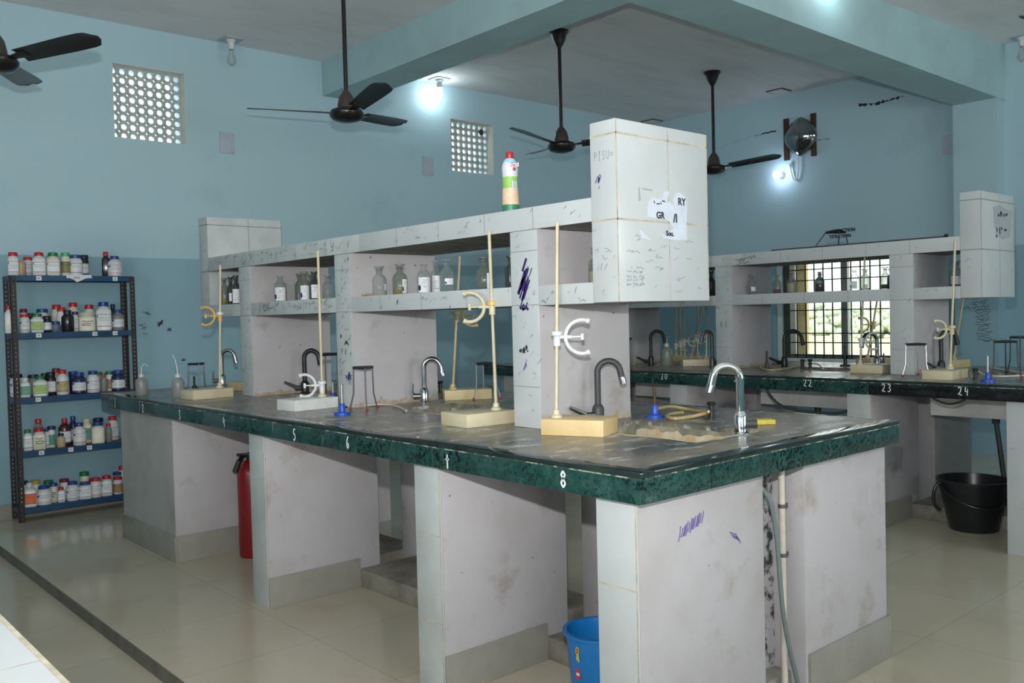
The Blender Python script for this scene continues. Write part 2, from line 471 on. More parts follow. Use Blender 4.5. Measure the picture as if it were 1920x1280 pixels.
GLY = {  # hand-brushed characters as strokes on a 0..1 cell
    '0': [[(.5, 1), (.2, .8), (.15, .4), (.45, .05), (.8, .35), (.8, .75), (.5, 1)]],
    '1': [[(.35, .85), (.55, 1), (.5, 0)], [(.3, 0), (.7, 0)]],
    '2': [[(.15, .8), (.4, 1), (.75, .85), (.6, .45), (.15, .05), (.45, .12), (.85, 0)]],
    '3': [[(.2, .9), (.55, 1), (.75, .8), (.45, .55), (.78, .3), (.5, 0), (.15, .1)]],
    '4': [[(.35, 1), (.2, .45), (.8, .45)], [(.68, .8), (.62, 0)]],
    '5': [[(.8, .98), (.35, 1), (.3, .6), (.65, .55), (.75, .25), (.45, 0), (.2, .1)]],
    '6': [[(.65, 1), (.3, .6), (.25, .2), (.55, 0), (.75, .25), (.5, .45), (.28, .3)]],
    '7': [[(.5, 1), (.5, 0)], [(.22, .62), (.4, .7), (.78, .66)]],
    '8': [[(.5, .55), (.22, .75), (.5, 1), (.78, .78), (.5, .55), (.2, .25), (.5, 0), (.8, .25), (.5, .55)]],
    'P': [[(.25, 0), (.25, 1)], [(.25, 1), (.75, .9), (.7, .6), (.25, .5)]],
    'I': [[(.5, 0), (.5, 1)], [(.25, 1), (.75, 1)], [(.25, 0), (.75, 0)]],
    'S': [[(.75, .9), (.4, 1), (.25, .75), (.7, .4), (.55, 0), (.2, .1)]],
    'U': [[(.2, 1), (.22, .2), (.5, 0), (.78, .25), (.78, 1)]],
    'R': [[(.25, 0), (.25, 1), (.7, .85), (.65, .6), (.25, .5), (.75, 0)]],
    'G': [[(.78, .8), (.45, 1), (.2, .6), (.3, .1), (.7, .05), (.78, .4), (.5, .4)]],
    '=': [[(.15, .6), (.85, .66)], [(.15, .35), (.85, .4)]],
    'E': [[(.75, 1), (.25, .95), (.25, .05), (.75, 0)], [(.25, .5), (.65, .5)]],
}
def write(mb, s, pos, ex, ez, h, w, adv=0.75):
    """brush the string s with its lower left corner at pos"""
    ex = Vector(ex); ez = Vector(ez); nrm = ex.cross(ez)
    pos = Vector(pos)
    for ch in s:
        for st in GLY.get(ch, []):
            P = []
            for a, b_ in zip(st, st[1:]):
                for k in range(6):
                    t = k / 6
                    P.append((a[0] + (b_[0] - a[0]) * t, a[1] + (b_[1] - a[1]) * t))
            P.append(st[-1])
            for _ in range(2):
                Q = [P[0]]
                for a, b_ in zip(P[::2], P[2::2]): Q += [(a[0] * .75 + b_[0] * .25, a[1] * .75 + b_[1] * .25), (a[0] * .25 + b_[0] * .75, a[1] * .25 + b_[1] * .75)]
                P = Q + [P[-1]]
            mb.stroke([pos + ex * (x * h * .62) + ez * (y * h) for x, y in P], nrm, w)
        pos = pos + ex * (h * adv)
def scribble(mb, rnd, c, ex, ez, w, h, n_, lw):
    """a small tangle of pen handwriting about c"""
    ex = Vector(ex); ez = Vector(ez); nrm = ex.cross(ez)
    x = -w / 2
    P = []
    for i in range(n_):
        P.append(Vector(c) + ex * x + ez * (rnd.uniform(-.5, .5) * h))
        x += w / n_ * rnd.uniform(.3, 1.6)
    if len(P) > 1: mb.stroke(P, nrm, lw)

# ------------------------------------------------------------------ room shell
YW, XW, ZC = 5.20, 6.40, 3.425
XL, YN = -4.6, -5.0         # walls behind the photographer
FL = -0.055                 # lower aisle
mb = MB(); mb.box(-0.55, XW + .23, YN, YW + .23, -.12, 0)
fl = struct('floor', mb, M_FLOOR)
mb = MB(); mb.box(XL - .2, -0.55, YN, YW + .23, -.2, FL)
struct('floor_lower', mb, M_FLOOR)
mb = MB(); mb.box(-0.556, -0.548, YN, YW, FL, -0.0005)
struct('trim_1', mb, M_RISER)
mb = MB(); mb.box(XL - .2, XW + .23, YN - .2, YW + .23, ZC, ZC + .15)
struct('ceiling', mb, M_CEIL)

# left wall with the two pierced openings
J = [(0.434, 0.957, 2.61, 3.142), (3.464, 3.985, 2.637, 3.127)]
mb = MB()
T = .23
xs_ = [XL - .2, J[0][0], J[0][1], J[1][0], J[1][1], XW + .23]
for k in range(5):
    if k in (1, 3):
        j = J[k // 2]
        mb.box(xs_[k], xs_[k + 1], YW, YW + T, FL, j[2]); mb.box(xs_[k], xs_[k + 1], YW, YW + T, j[3], ZC)
    else:
        mb.box(xs_[k], xs_[k + 1], YW, YW + T, FL, ZC)
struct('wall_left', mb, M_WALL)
# right wall with window opening
WY0, WY1, WZ0, WZ1 = 2.41, 3.556, 0.77, 1.80
mb = MB()
mb.box(XW, XW + T, YN, WY0, 0, ZC); mb.box(XW, XW + T, WY1, YW, 0, ZC)
mb.box(XW, XW + T, WY0, WY1, 0, WZ0); mb.box(XW, XW + T, WY0, WY1, WZ1, ZC)
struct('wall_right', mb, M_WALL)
# walls behind the photographer, with window openings added for the ambient light
mb = MB()
for a, b_, z0, z1 in ((XL - .2, -3.4, FL, ZC), (-3.4, -1.0, FL, .9), (-3.4, -1.0, 2.5, ZC), (-1.0, 1.6, FL, ZC), (1.6, 4.2, FL, .9), (1.6, 4.2, 2.5, ZC), (4.2, XW + .23, FL, ZC)):
    mb.box(a, b_, YN - T, YN, z0, z1)
struct('wall_near', mb, M_WALL)
mb = MB()
for a, b_, z0, z1 in ((YN, -2.6, FL, ZC), (-2.6, 0.2, FL, .9), (-2.6, 0.2, 2.5, ZC), (0.2, YW, FL, ZC)):
    mb.box(XL - T, XL, a, b_, z0, z1)
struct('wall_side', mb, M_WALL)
# beams and the pilaster
mb = MB(); mb.box(2.123, 2.462, YN, YW, 3.141, ZC)
struct('trim_2', mb, M_BEAM)
mb = MB(); mb.hull8([(2.462, 1.71, 3.141), (XW, 1.42, 2.962), (XW, 1.775, 2.962), (2.462, 2.12, 3.141), (2.462, 1.71, ZC), (XW, 1.42, ZC), (XW, 1.775, ZC), (2.462, 2.12, ZC)])
struct('trim_3', mb, M_BEAM)
mb = MB(); mb.box(6.25, XW, 1.435, 1.79, 0, 2.975)
struct('trim_4', mb, M_WALL)
# skirtings along the walls
mb = MB(); mb.box(-0.55, XW, YW - .012, YW, 0, .10)
struct('baseboard_left', mb, M_SKIRT)
mb = MB(); mb.box(XW - .012, XW, 1.80, YW - .012, 0, .10); mb.box(XW - .012, XW, YN, 1.43, 0, .10)
struct('baseboard_right', mb, M_SKIRT)
# cracks and old marks on the right wall
rnd = random.Random(3)
def crack(pts, w, label):
    P = []
    for (u0, v0), (u1, v1) in zip(pts, pts[1:]):
        for k in range(9):
            t = k / 9
            P.append(at(u0 + (u1 - u0) * t, v0 + (v1 - v0) * t + rnd.uniform(-1.1, 1.1), 'X', XW - .001))
    nrm = Vector((-1, 0, 0)); ws = [w * (rnd.uniform(.08, .3) if rnd.random() < .4 else rnd.uniform(.5, 1.6)) for _ in P]
    mb = MB()
    A = [mb.bm.verts.new(p + Vector((-.0006, 0, q / 2))) for p, q in zip(P, ws)]; B = [mb.bm.verts.new(p + Vector((-.0006, 0, -q / 2))) for p, q in zip(P, ws)]
    for i in range(len(P) - 1): mb._face([A[i], A[i + 1], B[i + 1], B[i]])
    tag(build('wall_crack', mb, M_INKB, loc=tuple(P[0])), label, 'crack', 'plaster cracks on the right wall')
crack([(1610, 197), (1640, 195), (1662, 189), (1700, 179)], .022, 'broad dark plaster crack below the beam, right of the exhaust fan')
crack([(1415, 254), (1460, 245)], .012, 'dark plaster crack running into the left batten of the exhaust fan')
crack([(1530, 262), (1560, 260)], .007, 'short thin crack right of the exhaust fan')
crack([(1335, 282), (1415, 252)], .003, 'faint long crack between the fan blade and the exhaust fan')
mb = MB()
for (u, v), dx, dy in (((268, 620), 12, 26), ((301, 606), 5, 5), ((318, 617), 4, 6), ((275, 588), 22, 10), ((345, 675), 6, 4)):
    for i in range(7):
        p = at(u + rnd.uniform(-dx, dx) * .4, v + rnd.uniform(-dy, dy) * .5, 'Y', YW - .001)
        scribble(mb, rnd, p, (1, 0, 0), (0, 0, 1), .035, .012, 6, .003)
p = at(301, 606, 'Y', YW - .001)
mb.stroke([p + Vector((-.018, 0, -.02)), p, p + Vector((.016, 0, .022))], (0, -1, 0), .016, .0009)
sc = build('wall_scribble', mb, M_INKB, loc=(1.0, YW, 1.2))
tag(sc, 'small black pen scribbles on the blue wall right of the steel rack', 'scribble')

mb = MB(); rnd = random.Random(12)
for i in range(30):
    u, v = 1832 + (i % 2) * 12 + i * .35 + rnd.uniform(-3, 3), 560 + i * 2.7
    p = at(u, v, 'X', 6.249)
    scribble(mb, rnd, p, (0, -1, 0), (0, 0, 1), .07, .022, 7, .004)
scribble(mb, rnd, at(1812, 577, 'X', 6.249), (0, -1, 0), (0, 0, 1), .10, .03, 9, .004); scribble(mb, rnd, at(1858, 638, 'X', 6.249), (0, -1, 0), (0, 0, 1), .07, .03, 6, .004)
tag(build('wall_writing', mb, M_INKB, loc=(6.25, 1.6, 1.3)), 'column of black handwriting on the blue pillar behind number 24', 'scribble')
# pierced vents
for k, (x0, x1, z0, z1) in enumerate(J):
    t = thing('ventilation_grille', ('pierced cement vent block high on the left wall, left of the lit bulb', 'pierced cement vent block above the juice bottle, right of the lit bulb')[k], 'vent', (x0, YW, z0), group='pierced wall vents')
    mb = MB()
    N = 8
    sx_, sz_ = (x1 - x0) / N, (z1 - z0) / N
    r = min(sx_, sz_) * (.325, .34)[k]
    for i in range(N):
        for j in range(N):
            cx, cz = x0 + (i + .5) * sx_, z0 + (j + .5) * sz_
            R = [[], [], [], []]
            for q in range(16):
                a = 2 * PI * (q + .5) / 16
                ca, sa = math.cos(a), math.sin(a)
                mm = max(abs(ca), abs(sa))
                sq = (cx + ca / mm * sx_ / 2, cz + sa / mm * sz_ / 2)
                ho = (cx + ca * r, cz + sa * r)
                R[0].append((sq[0], YW + .085, sq[1])); R[1].append((ho[0], YW + .085, ho[1]))
                R[2].append((ho[0], YW + .107, ho[1])); R[3].append((sq[0], YW + .107, sq[1]))
            mb.rings(R, False, False)
    build('pierced_panel', mb, M_JALI, t)
    mb = MB()
    for a in ((x0, x0 + .004, z0, z1), (x1 - .004, x1, z0, z1), (x0, x1, z0, z0 + .004), (x0, x1, z1 - .004, z1)):
        mb.box(a[0], a[1], YW + .001, YW + .085, a[2], a[3])
    build('reveal', mb, M_REVEAL, t)
# bird nest-like rag in the corner of the second vent
mb = MB(); p = at(902, 248, 'Y', YW + .05)
mb.ball(p, .022, sz=1.3)
tag(build('rag', mb, M_WOOD, loc=tuple(p)), 'small dark rag stuck in the corner of the right wall vent', 'rag')

# window in the right wall
mb = MB()
for y0, y1, z0, z1 in ((WY0, WY0 + .05, WZ0, WZ1), (WY1 - .075, WY1, WZ0, WZ1), (2.915, 2.975, WZ0, WZ1), (WY0, WY1, WZ0, WZ0 + .035), (WY0, WY1, WZ1 - .05, WZ1)):
    mb.box(XW + .12, XW + .165, y0, y1, z0, z1)
w1 = struct('window_1', mb, M_ALU)
mb = MB(); mb.box(XW + .14, XW + .145, WY0 + .05, 2.915, WZ0 + .035, WZ1 - .05); mb.box(XW + .14, XW + .145, 2.975, WY1 - .075, WZ0 + .035, WZ1 - .05)
struct('window_pane', mb, G_PANE, w1)
mb = MB()
for i in range(12):
    y = 2.448 + .0965 * i
    mb.box(XW + .035, XW + .045, y - .005, y + .005, WZ0, WZ1)
for z in (0.80, 0.926, 1.018, 1.248, 1.546, 1.653, 1.76):
    mb.box(XW + .030, XW + .040, WY0, WY1, z - .005, z + .005)
struct('window_grill', mb, M_GRILL, w1)
mb = MB(); mb.box(XW + .02, XW + .12, WY1 - .075, WY1 - .002, WZ0, WZ1)
struct('window_side_frame', mb, M_FRAMED, w1)
mb = MB(); mb.box(XW - .006, XW, WY1, WY1 + .055, WZ0, WZ1 + .035); mb.box(XW - .006, XW, WY0 - .055, WY0, WZ0, WZ1 + .035); mb.box(XW - .006, XW, WY0, WY1, WZ1, WZ1 + .035)
struct('window_trim', mb, M_STRIPW, w1)
mb = MB(); mb.box(XW - .03, XW + .2, WY0 - .03, WY1 + .03, WZ0 - .03, WZ0)
struct('window_sill', mb, M_STRIPW, w1)
# outside
mb = MB(); mb.box(XW + T, 260, -140, 220, -.9, -.8)
struct('ground_outside', mb, M_FIELD)
mb = MB(); mb.box(XW + .32, XW + .36, colY(1513, XW + .32, 1.2), 4.2, -.8, 3.2)
tag(build('exterior_column', mb, M_ORANGE, loc=(XW + .47, 3.67, -.8)), 'orange painted column outside the barred window', 'column')
rnd = random.Random(11)
NB = ('leftmost', 'second from left', 'middle', 'second from right', 'rightmost')
for i, (u, x, h, w) in enumerate(((1530, 78, 3.0, 4.6), (1556, 62, 2.1, 3.4), (1590, 70, 2.6, 4.4), (1624, 86, 3.2, 5.0), (1655, 56, 2.0, 3.2))):
    y = colY(u, x, 0)
    t = thing('bush', 'hazy green bush beyond the field, %s of those seen through the window' % NB[i], 'bush', (x, y, -.8), group='hazy bushes beyond the field')
    mb = MB()
    for k in range(70):
        a, rr2, z = rnd.uniform(0, 2 * PI), w * .5 * math.sqrt(rnd.random()), rnd.uniform(.15, 1)
        q = z * h * (1 - .5 * (rr2 / (w * .5)) ** 2)
        mb.ball((x + rr2 * math.cos(a), y + rr2 * math.sin(a), -.8 + q - .3), rnd.uniform(.2, .5), 9, rnd.uniform(.6, .9))
    build('foliage', mb, M_TREE, t)
    mb = MB(); mb.tube([(x, y, -.8), (x + .1, y, -.8 + h * .6)], [.12, .06], 7)
    build('trunk', mb, M_WOOD, t)

# ------------------------------------------------------------------ the two tiled benches
W_, L_ = 1.417, 4.277
ZF0, ZF1, ZT = 0.777, 0.8455, 0.86
HX0, HX1 = 0.53, 0.865
HOLES = ((0.22, 0.75), (1.32, 1.90), (2.50, 3.02))
PIERS = ((0.045, 0.19), (0.90, 1.045), (2.185, 2.33))
PILL = ((0.843, 0.985), (2.105, 2.24), (3.14, 3.28))
XS0, XS1 = 0.456, 0.936
def island(dx, dy, sfx, near):
    rnd = random.Random(21 + int(dx))
    def bx(mb, x0, x1, y0, y1, z0, z1, bev=0): return mb.box(x0 + dx, x1 + dx, y0 + dy, y1 + dy, z0, z1, bev)
    # ---- base
    base = thing('masonry_bench', 'white plastered and tiled masonry piers under the %s bench' % sfx, 'bench', (dx + .7, dy + 2.1, 0), group='masonry bench bases')
    def skirt(parent, boxes):
        mb = MB()
        for q in boxes: bx(mb, *q, .003)
        build('skirting', mb, M_SKIRT, parent)
    for k, (y0, y1) in enumerate(PIERS):
        mb = MB(); bx(mb, .043, .62, y0, y1, 0, .7765, .004)
        pr = build('pier', mb, M_LAV, base)
        mb = MB(); bx(mb, .035, .043, y0 + .001, y1 - .001, 0, .776, .002)
        mb.m(1)
        for z in (.24, .537): mb.stroke([(dx + .035, dy + y0 + .002, z), (dx + .035, dy + y1 - .002, z)], (-1, 0, 0), .004)
        mb.stroke([(dx + .0352, dy + y0 + .003, .003), (dx + .0352, dy + y0 + .003, .77)], (-1, 0, 0), .005)
        build('tile_facing', mb, [M_TILE if k == 0 else M_TILE_DIRTY, M_GROUT], pr)
        if k: skirt(pr, [(.037, .505, y0 - .011, y0, 0, .135)])
        mb = MB(); bx(mb, .85, 1.40, y0, y1, 0, .7765, .004)
        pb = build('rear_pier', mb, M_LAV, base)
        if k == 0: skirt(pb, [(.862, 1.41, y0 - .012, y0, 0, .15), (1.40, 1.411, y0, y1, 0, .15)])
    mb = MB(); bx(mb, .043, .62, 3.26, 4.07, 0, .7765, .004)
    pr = build('end_block', mb, M_LAV, base)
    mb = MB(); bx(mb, .0405, .0428, 3.262, 4.068, .14, .775); build('grey_render', mb, M_GREYR, pr)
    skirt(pr, [(.031, .043, 3.248, 4.075, 0, .14), (.043, .60, 3.248, 3.26, 0, .14)])
    mb = MB(); bx(mb, .85, 1.40, 3.26, 4.07, 0, .7765, .004)
    build('rear_end_block', mb, M_LAV, base)
    mb = MB()
    for y0, y1 in ((.10, .90), (1.045, 2.185), (2.33, 3.26)): bx(mb, .505, .96, y0, y1, 0, .085, .006)
    build('plinth', mb, M_PLINTH, base)
    mb = MB(); bx(mb, .70, .849, .16, .19, .0, .7765)
    build('channel_wall', mb, M_DAMP, base)
    # ---- worktop
    top = thing('bench_worktop', 'dark stone worktop with green marble edging and painted numbers on the %s bench' % sfx, 'worktop', (dx + .7, dy + 2.1, ZT), group='stone worktops')
    mb = MB()
    e = .055
    bx(mb, e, HX0, e, L_ - .02, ZF1, ZT); bx(mb, HX1, W_ - .02, e, L_ - .02, ZF1, ZT)
    ys = [e] + [v for h in HOLES for v in h] + [L_ - .02]
    for k in range(0, len(ys), 2): bx(mb, HX0, HX1, ys[k], ys[k + 1], ZF1, ZT)
    build('slab', mb, M_TOP, top)
    mb = MB()
    for q in ((-.004, e, -.004, L_), (e, W_, -.004, e), (W_ - .02, W_ + .004, e, L_), (e, W_ - .02, L_ - .02, L_)): bx(mb, *q, ZF1 + .0005, ZT, .003)
    build('edge_band', mb, M_TOPEDGE, top)
    mb = MB()
    bx(mb, 0, W_, 0, L_, .832, ZF1 - .0005)
    for h in HOLES: pass
    mb.bm.clear()
    bx(mb, .02, HX0 - .03, .02, L_ - .02, .778, ZF1); bx(mb, HX1 + .03, W_ - .02, .02, L_ - .02, .778, ZF1)
    yy = [.02] + [v for h in HOLES for v in (h[0] - .03, h[1] + .03)] + [L_ - .02]
    for k in range(0, len(yy), 2): bx(mb, HX0 - .03, HX1 + .03, yy[k], yy[k + 1], .778, ZF1)
    build('under_slab', mb, M_UNDER, top)
    for h in HOLES:
        mb = MB()
        bx(mb, HX1, HX1 + .03, h[0] - .03, h[1] + .03, .7775, ZF1); bx(mb, HX0 - .03, HX0, h[0] - .03, h[1] + .03, .7775, ZF1)
        bx(mb, HX0, HX1, h[0] - .03, h[0], .7775, ZF1); bx(mb, HX0, HX1, h[1], h[1] + .03, .7775, ZF1)
        build('cut_edge', mb, M_CUT, top)
    # fascia segments
    segs = ([0, .885, 1.60, 2.02, 2.75, 3.62, L_] if near else [0, .90, 1.94, 2.45, 3.3, L_])
    for k, (a, b_) in enumerate(zip(segs, segs[1:])):
        mb = MB(); bx(mb, 0, .02, a + .001, b_ - .001, ZF0, ZF1 - .001, .0015)
        blk = (not near and k == 0)
        mb.m(1); mb.stroke([(dx, dy + a, ZF1 - .0015), (dx, dy + b_, ZF1 - .0015)], (-1, 0, 0), .004)
        mb.stroke([(dx, dy + b_ - .001, ZF0), (dx, dy + b_ - .001, ZF1)], (-1, 0, 0), .003)
        build('fascia_strip', mb, [M_BLACKST if blk else M_MARB, M_JOINT], top)
    for k, (a, b_) in enumerate(((0.02, .62), (.62, W_))):
        mb = MB(); bx(mb, a, b_, 0, .02, ZF0, ZF1 - .001, .0015)
        mb.m(1); mb.stroke([(dx + a, dy, ZF1 - .0015), (dx + b_, dy, ZF1 - .0015)], (0, -1, 0), .004)
        mb.stroke([(dx + .30, dy, ZF0), (dx + .30, dy, ZF1)], (0, -1, 0), .0015)
        build('fascia_strip', mb, [M_MARB, M_JOINT], top)
    mb = MB(); bx(mb, W_ - .02, W_, .02, L_ - .02, ZF0, ZF1 - .001); bx(mb, 0.02, W_, L_ - .02, L_, ZF0, ZF1 - .001)
    build('rear_fascia', mb, M_MARB, top)
    nums = [('1', 216, 755), ('2', 268, 765.5), ('3', 337, 777.5), ('4', 420, 791), ('5', 552, 815), ('6', 652, 829), ('7', 839, 865), ('8', 1056, 898)] if near else \
        [('20', 1245, 705.5), ('21', 1383, 710), ('22', 1514, 717.5), ('23', 1662, 727), ('24', 1806, 733)]
    for s, u, v in nums:
        p = at(u, v, 'X', dx - .0002)
        h = .046 if near else .044
        mb = MB()
        write(mb, s, p + Vector((0, (h * .31 if len(s) == 1 else h * .68), -h / 2)), (0, -1, 0), (0, 0, 1), h, .0065 if near else .0045)
        build('painted_number', mb, M_PAINTW, top)
    # ---- sinks
    for k, (y0, y1) in enumerate(HOLES):
        names = ('at the near end', 'in the middle', 'towards the far end')
        t = thing('sink', '%s rough cement sink sunk %s of the %s bench' % (('cream', 'brown', 'shadowed')[k] if near else 'white undersided', names[k], sfx), 'sink', (dx + .69, dy + (y0 + y1) / 2, .66), group='sinks in the benches')
        zb = .625 if not near else .69
        x0, x1, ya, yb = HX0 - .004, HX1 + .004, y0 - .004, y1 + .004
        mb = MB()
        bx(mb, x0, x1, ya, yb, zb, zb + .02); bx(mb, x0 - .02, x0, ya - .02, yb + .02, zb, .777); bx(mb, x1, x1 + .02, ya - .02, yb + .02, zb, .777)
        bx(mb, x0, x1, ya - .02, ya, zb, .777); bx(mb, x0, x1, yb, yb + .02, zb, .777)
        build('basin', mb, M_BASIN if near else M_BASINW, t)
        # cement smeared up the far side of the opening
        mb = MB()
        n_ = 22
        lo, hi = [], []
        for i in range(n_ + 1):
            y = y0 + (y1 - y0) * i / n_
            lo.append((dx + HX1 - .004, dy + y, .779)); hi.append((dx + HX1 - .002, dy + y, .829 + .005 * math.sin(i * .9 + k) + rnd.uniform(-.010, .010)))
        mb.slab(lo + hi[::-1], (-1, 0, 0), .004)
        build('cement_rim', mb, M_BASIN, top)
        # cement smeared over the stone round the opening
        mb = MB()
        n_ = 40
        inn, outr = [], []
        for i in range(n_):
            f = i / n_ * 4
            q = int(f); g_ = f - q
            cx_, cy_ = ((HX0 + (HX1 - HX0) * g_, y0), (HX1, y0 + (y1 - y0) * g_), (HX1 - (HX1 - HX0) * g_, y1), (HX0, y1 - (y1 - y0) * g_))[q]
            mx_, my_ = (HX0 + HX1) / 2, (y0 + y1) / 2
            d_ = Vector((cx_ - mx_, cy_ - my_, 0)); d_.normalize()
            w_ = rnd.uniform(.004, .026) if q in (0, 3) else rnd.uniform(.002, .010)
            inn.append((dx + cx_ - d_.x * .004, dy + cy_ - d_.y * .004, ZT + .0012)); outr.append((dx + cx_ + d_.x * w_, dy + cy_ + d_.y * w_, ZT + .0006))
        mb.rings([inn, outr], False, False)
        build('cement_smear', mb, M_BASIN, top)
        mb = MB(); mb.tube([(dx + .70, dy + (y0 + y1) / 2, zb), (dx + .70, dy + (y0 + y1) / 2, zb - .05)], .022, 10)
        mb.tube([(dx + .70, dy + (y0 + y1) / 2, zb - .03), (dx + .73, dy + (y0 + y1) / 2 - .05, .10)], .015, 8)
        build('drain_pipe', mb, M_CHAR, t)
    # ---- shelf structure on the bench
    rk = thing('shelf_unit', 'white tiled masonry reagent shelf standing on the %s bench' % sfx, 'shelf', (dx + .7, dy + 2.1, ZT), group='tiled reagent shelves')
    tm, gm = (M_TILE, M_GROUT)
    dirty = MB()          # pen marks, collected on the front faces
    def facing(parent, x, y0, y1, z0, z1, joints=(), vert=False, mat=None):
        mb = MB(); bx(mb, x - .006, x, y0, y1, z0, z1, .0015)
        mb.m(1)
        for j in joints:
            if vert: mb.stroke([(dx + x - .006, dy + y0, j), (dx + x - .006, dy + y1, j)], (-1, 0, 0), .003)
            else: mb.stroke([(dx + x - .006, dy + j, z0), (dx + x - .006, dy + j, z1)], (-1, 0, 0), .003)
        build('tile_facing', mb, [mat or tm, M_GROUT_G], parent)
    for y0, y1 in PILL:
        mb = MB(); bx(mb, XS0, XS1, y0, y1, ZT, 1.5755, .003)
        p = build('pillar', mb, M_LAV, rk)
        mb = MB()
        xs3 = [XS0 + (XS1 - XS0) * i / 30 for i in range(31)]
        mb.slab([(dx + x, dy + y0, ZT) for x in xs3] + [(dx + x, dy + y0, ZT + .010 + abs(rnd.gauss(0, .012))) for x in xs3[::-1]], (0, -1, 0), .0006)
        build('rust_stain', mb, M_RUSTST, p)
        facing(p, XS0, y0 - .001, y1 + .001, ZT + .001, 1.573, (1.01, 1.305, 1.50), True, tm if y0 < 2 else M_TILE_DIRTY)
    ends = [.574] + [v for q in PILL for v in q] + [3.70]
    for k in range(0, len(ends), 2):
        mb = MB(); bx(mb, XS0, XS1, ends[k], ends[k + 1], 1.304, 1.3715)
        p = build('shelf_board', mb, M_UNDER, rk)
        facing(p, XS0, ends[k] + .001, ends[k + 1] - .001, 1.303, 1.373, [y for y in (1.25, 1.55, 1.86, 2.55, 2.85) if ends[k] < y < ends[k + 1]], mat=tm if k < 4 else M_TILE_DIRTY)
    mb = MB(); bx(mb, XS0, XS1, .574, 3.70, 1.577, 1.653)
    p = build('top_beam', mb, M_UNDER, rk)
    facing(p, XS0, .575, 2.02, 1.575, 1.6545, (.86, 1.13, 1.42, 1.72))
    facing(p, XS0, 2.02, 3.70, 1.575, 1.6545, (2.32, 2.62, 2.92, 3.22, 3.5), mat=M_TILE_DIRTY)
    for k, (y0, y1) in enumerate(((.461, .574), (3.70, 3.81))):
        mb = MB(); bx(mb, XS0 - .006, XS1, y0, y1, 1.305, 1.898, .003)
        p = build('end_panel', mb, tm if k == 0 else M_TILE_DIRTY, rk)
        mb = MB()
        a, b_ = dx + XS0 - .006, dx + XS1
        for z in (1.574, 1.852):
            mb.stroke([(a, dy + y0, z), (a, dy + y1, z)], (-1, 0, 0), .006)
            mb.stroke([(a, dy + y0, z), (b_, dy + y0, z)], (0, -1, 0), .006)
        if k == 0:
            mb.stroke([(dx + .715, dy + y0, 1.307), (dx + .715, dy + y0, 1.896)], (0, -1, 0), .003)
        else:
            mb.stroke([(dx + .715, dy + y0, 1.60), (dx + .715, dy + y0, 1.896)], (0, -1, 0), .004)
        mb.stroke([(a + .002, dy + y0, 1.307), (a + .002, dy + y0, 1.896)], (0, -1, 0), .006)
        mb.stroke([(b_ - .003, dy + y0, 1.307), (b_ - .003, dy + y0, 1.896)], (0, -1, 0), .005)
        build('grout_line', mb, M_GROUT if k == 0 and near else M_GROUT_G, p)
    # pen marks
    xf = dx + XS0 - .0062
    ex, ez = (0, -1, 0), (0, 0, 1)
    amount = 1.0 if near else .35
    def marks(y0, y1, z0, z1, n_, size, lw=.0022):
        for i in range(int(n_ * amount)):
            y, z = rnd.uniform(y0, y1), rnd.uniform(z0, z1)
            if rnd.random() < .45:
                scribble(dirty, rnd, (xf, dy + y, z), ex, ez, rnd.uniform(.3, 1) * size, rnd.uniform(.2, .5) * size, rnd.randint(4, 9), lw * rnd.uniform(.6, 1.1))
            else:
                a = rnd.uniform(.4, 1.3); l_ = rnd.uniform(.2, .7) * size
                dirty.stroke([(xf, dy + y, z), (xf, dy + y - l_ * math.cos(a), z + l_ * math.sin(a))], (-1, 0, 0), lw * rnd.uniform(.6, 1.5))
    for y0, y1 in PILL: marks(y0 + .01, y1 - .01, .92, 1.56, 40 if y0 > 2 else 24, .045, .0022 if y0 > 2 else .0016)
    marks(2.1, 3.65, 1.59, 1.64, 80, .045); marks(.62, 2.1, 1.59, 1.64, 26, .04, .0016)
    marks(2.25, 3.12, 1.315, 1.36, 60, .05, .0028); marks(1.0, 2.08, 1.315, 1.36, 14, .04); marks(.62, .83, 1.315, 1.36, 6, .04)
    marks(3.71, 3.80, 1.32, 1.85, 26, .05); marks(.48, .56, 1.33, 1.55, 12, .04, .0016)
    build('ink_scribble', dirty, M_INK, rk)['kind'] = 'stuff'
    return base, top, rk
base1, top1, rack1 = island(0, 0, 'front', True)
base2, top2, rack2 = island(3.082, 0.065, 'rear', False)

# darker ink blots and readable pen marks on the front shelf
def blot(u, v, w, h, n_, mat, parent, plane='X', val=XS0 - .0066, nrm=(-1, 0, 0), slant=.5, name='ink_blot'):
    rnd = random.Random(int(u * 7 + v))
    mb = MB()
    c = at(u, v, plane, val)
    k = depth(c) / F
    ex = Vector((0, -1, 0)) if plane == 'X' else Vector((1, 0, 0))
    for i in range(n_):
        a = c + ex * (rnd.gauss(0, .28) * w * k) + Vector((0, 0, rnd.gauss(0, .25) * h * k))
        l_ = h * k * rnd.uniform(.25, .6)
        d = (ex * slant + Vector((0, 0, 1))).normalized() * l_
        mb.stroke([a - d * .5, a + d * .1, a + d * .5], nrm, w * k * rnd.uniform(.08, .26), .0003 + .0002 * (i % 4))
    return build(name, mb, mat, parent)
blot(982, 531, 24, 62, 26, M_INKP, rack1)
blot(984, 577, 24, 12, 12, M_INKP, rack1, slant=2.5)
blot(982, 656, 22, 12, 14, M_INKB, rack1, slant=2.5)
blot(655, 705, 15, 17, 14, M_INKP, rack1)
blot(650, 643, 12, 10, 12, M_INKB, rack1, slant=1.5); blot(639, 630, 5, 11, 8, M_INKB, rack1, slant=0)
blot(745, 564, 5, 14, 7, M_INKP, rack1); blot(844, 575, 4, 12, 5, M_INKB, rack1)
blot(1122, 338, 12, 18, 9, M_INKP, rack1); blot(1124, 330, 16, 5, 5, M_INKL, rack1, slant=3)
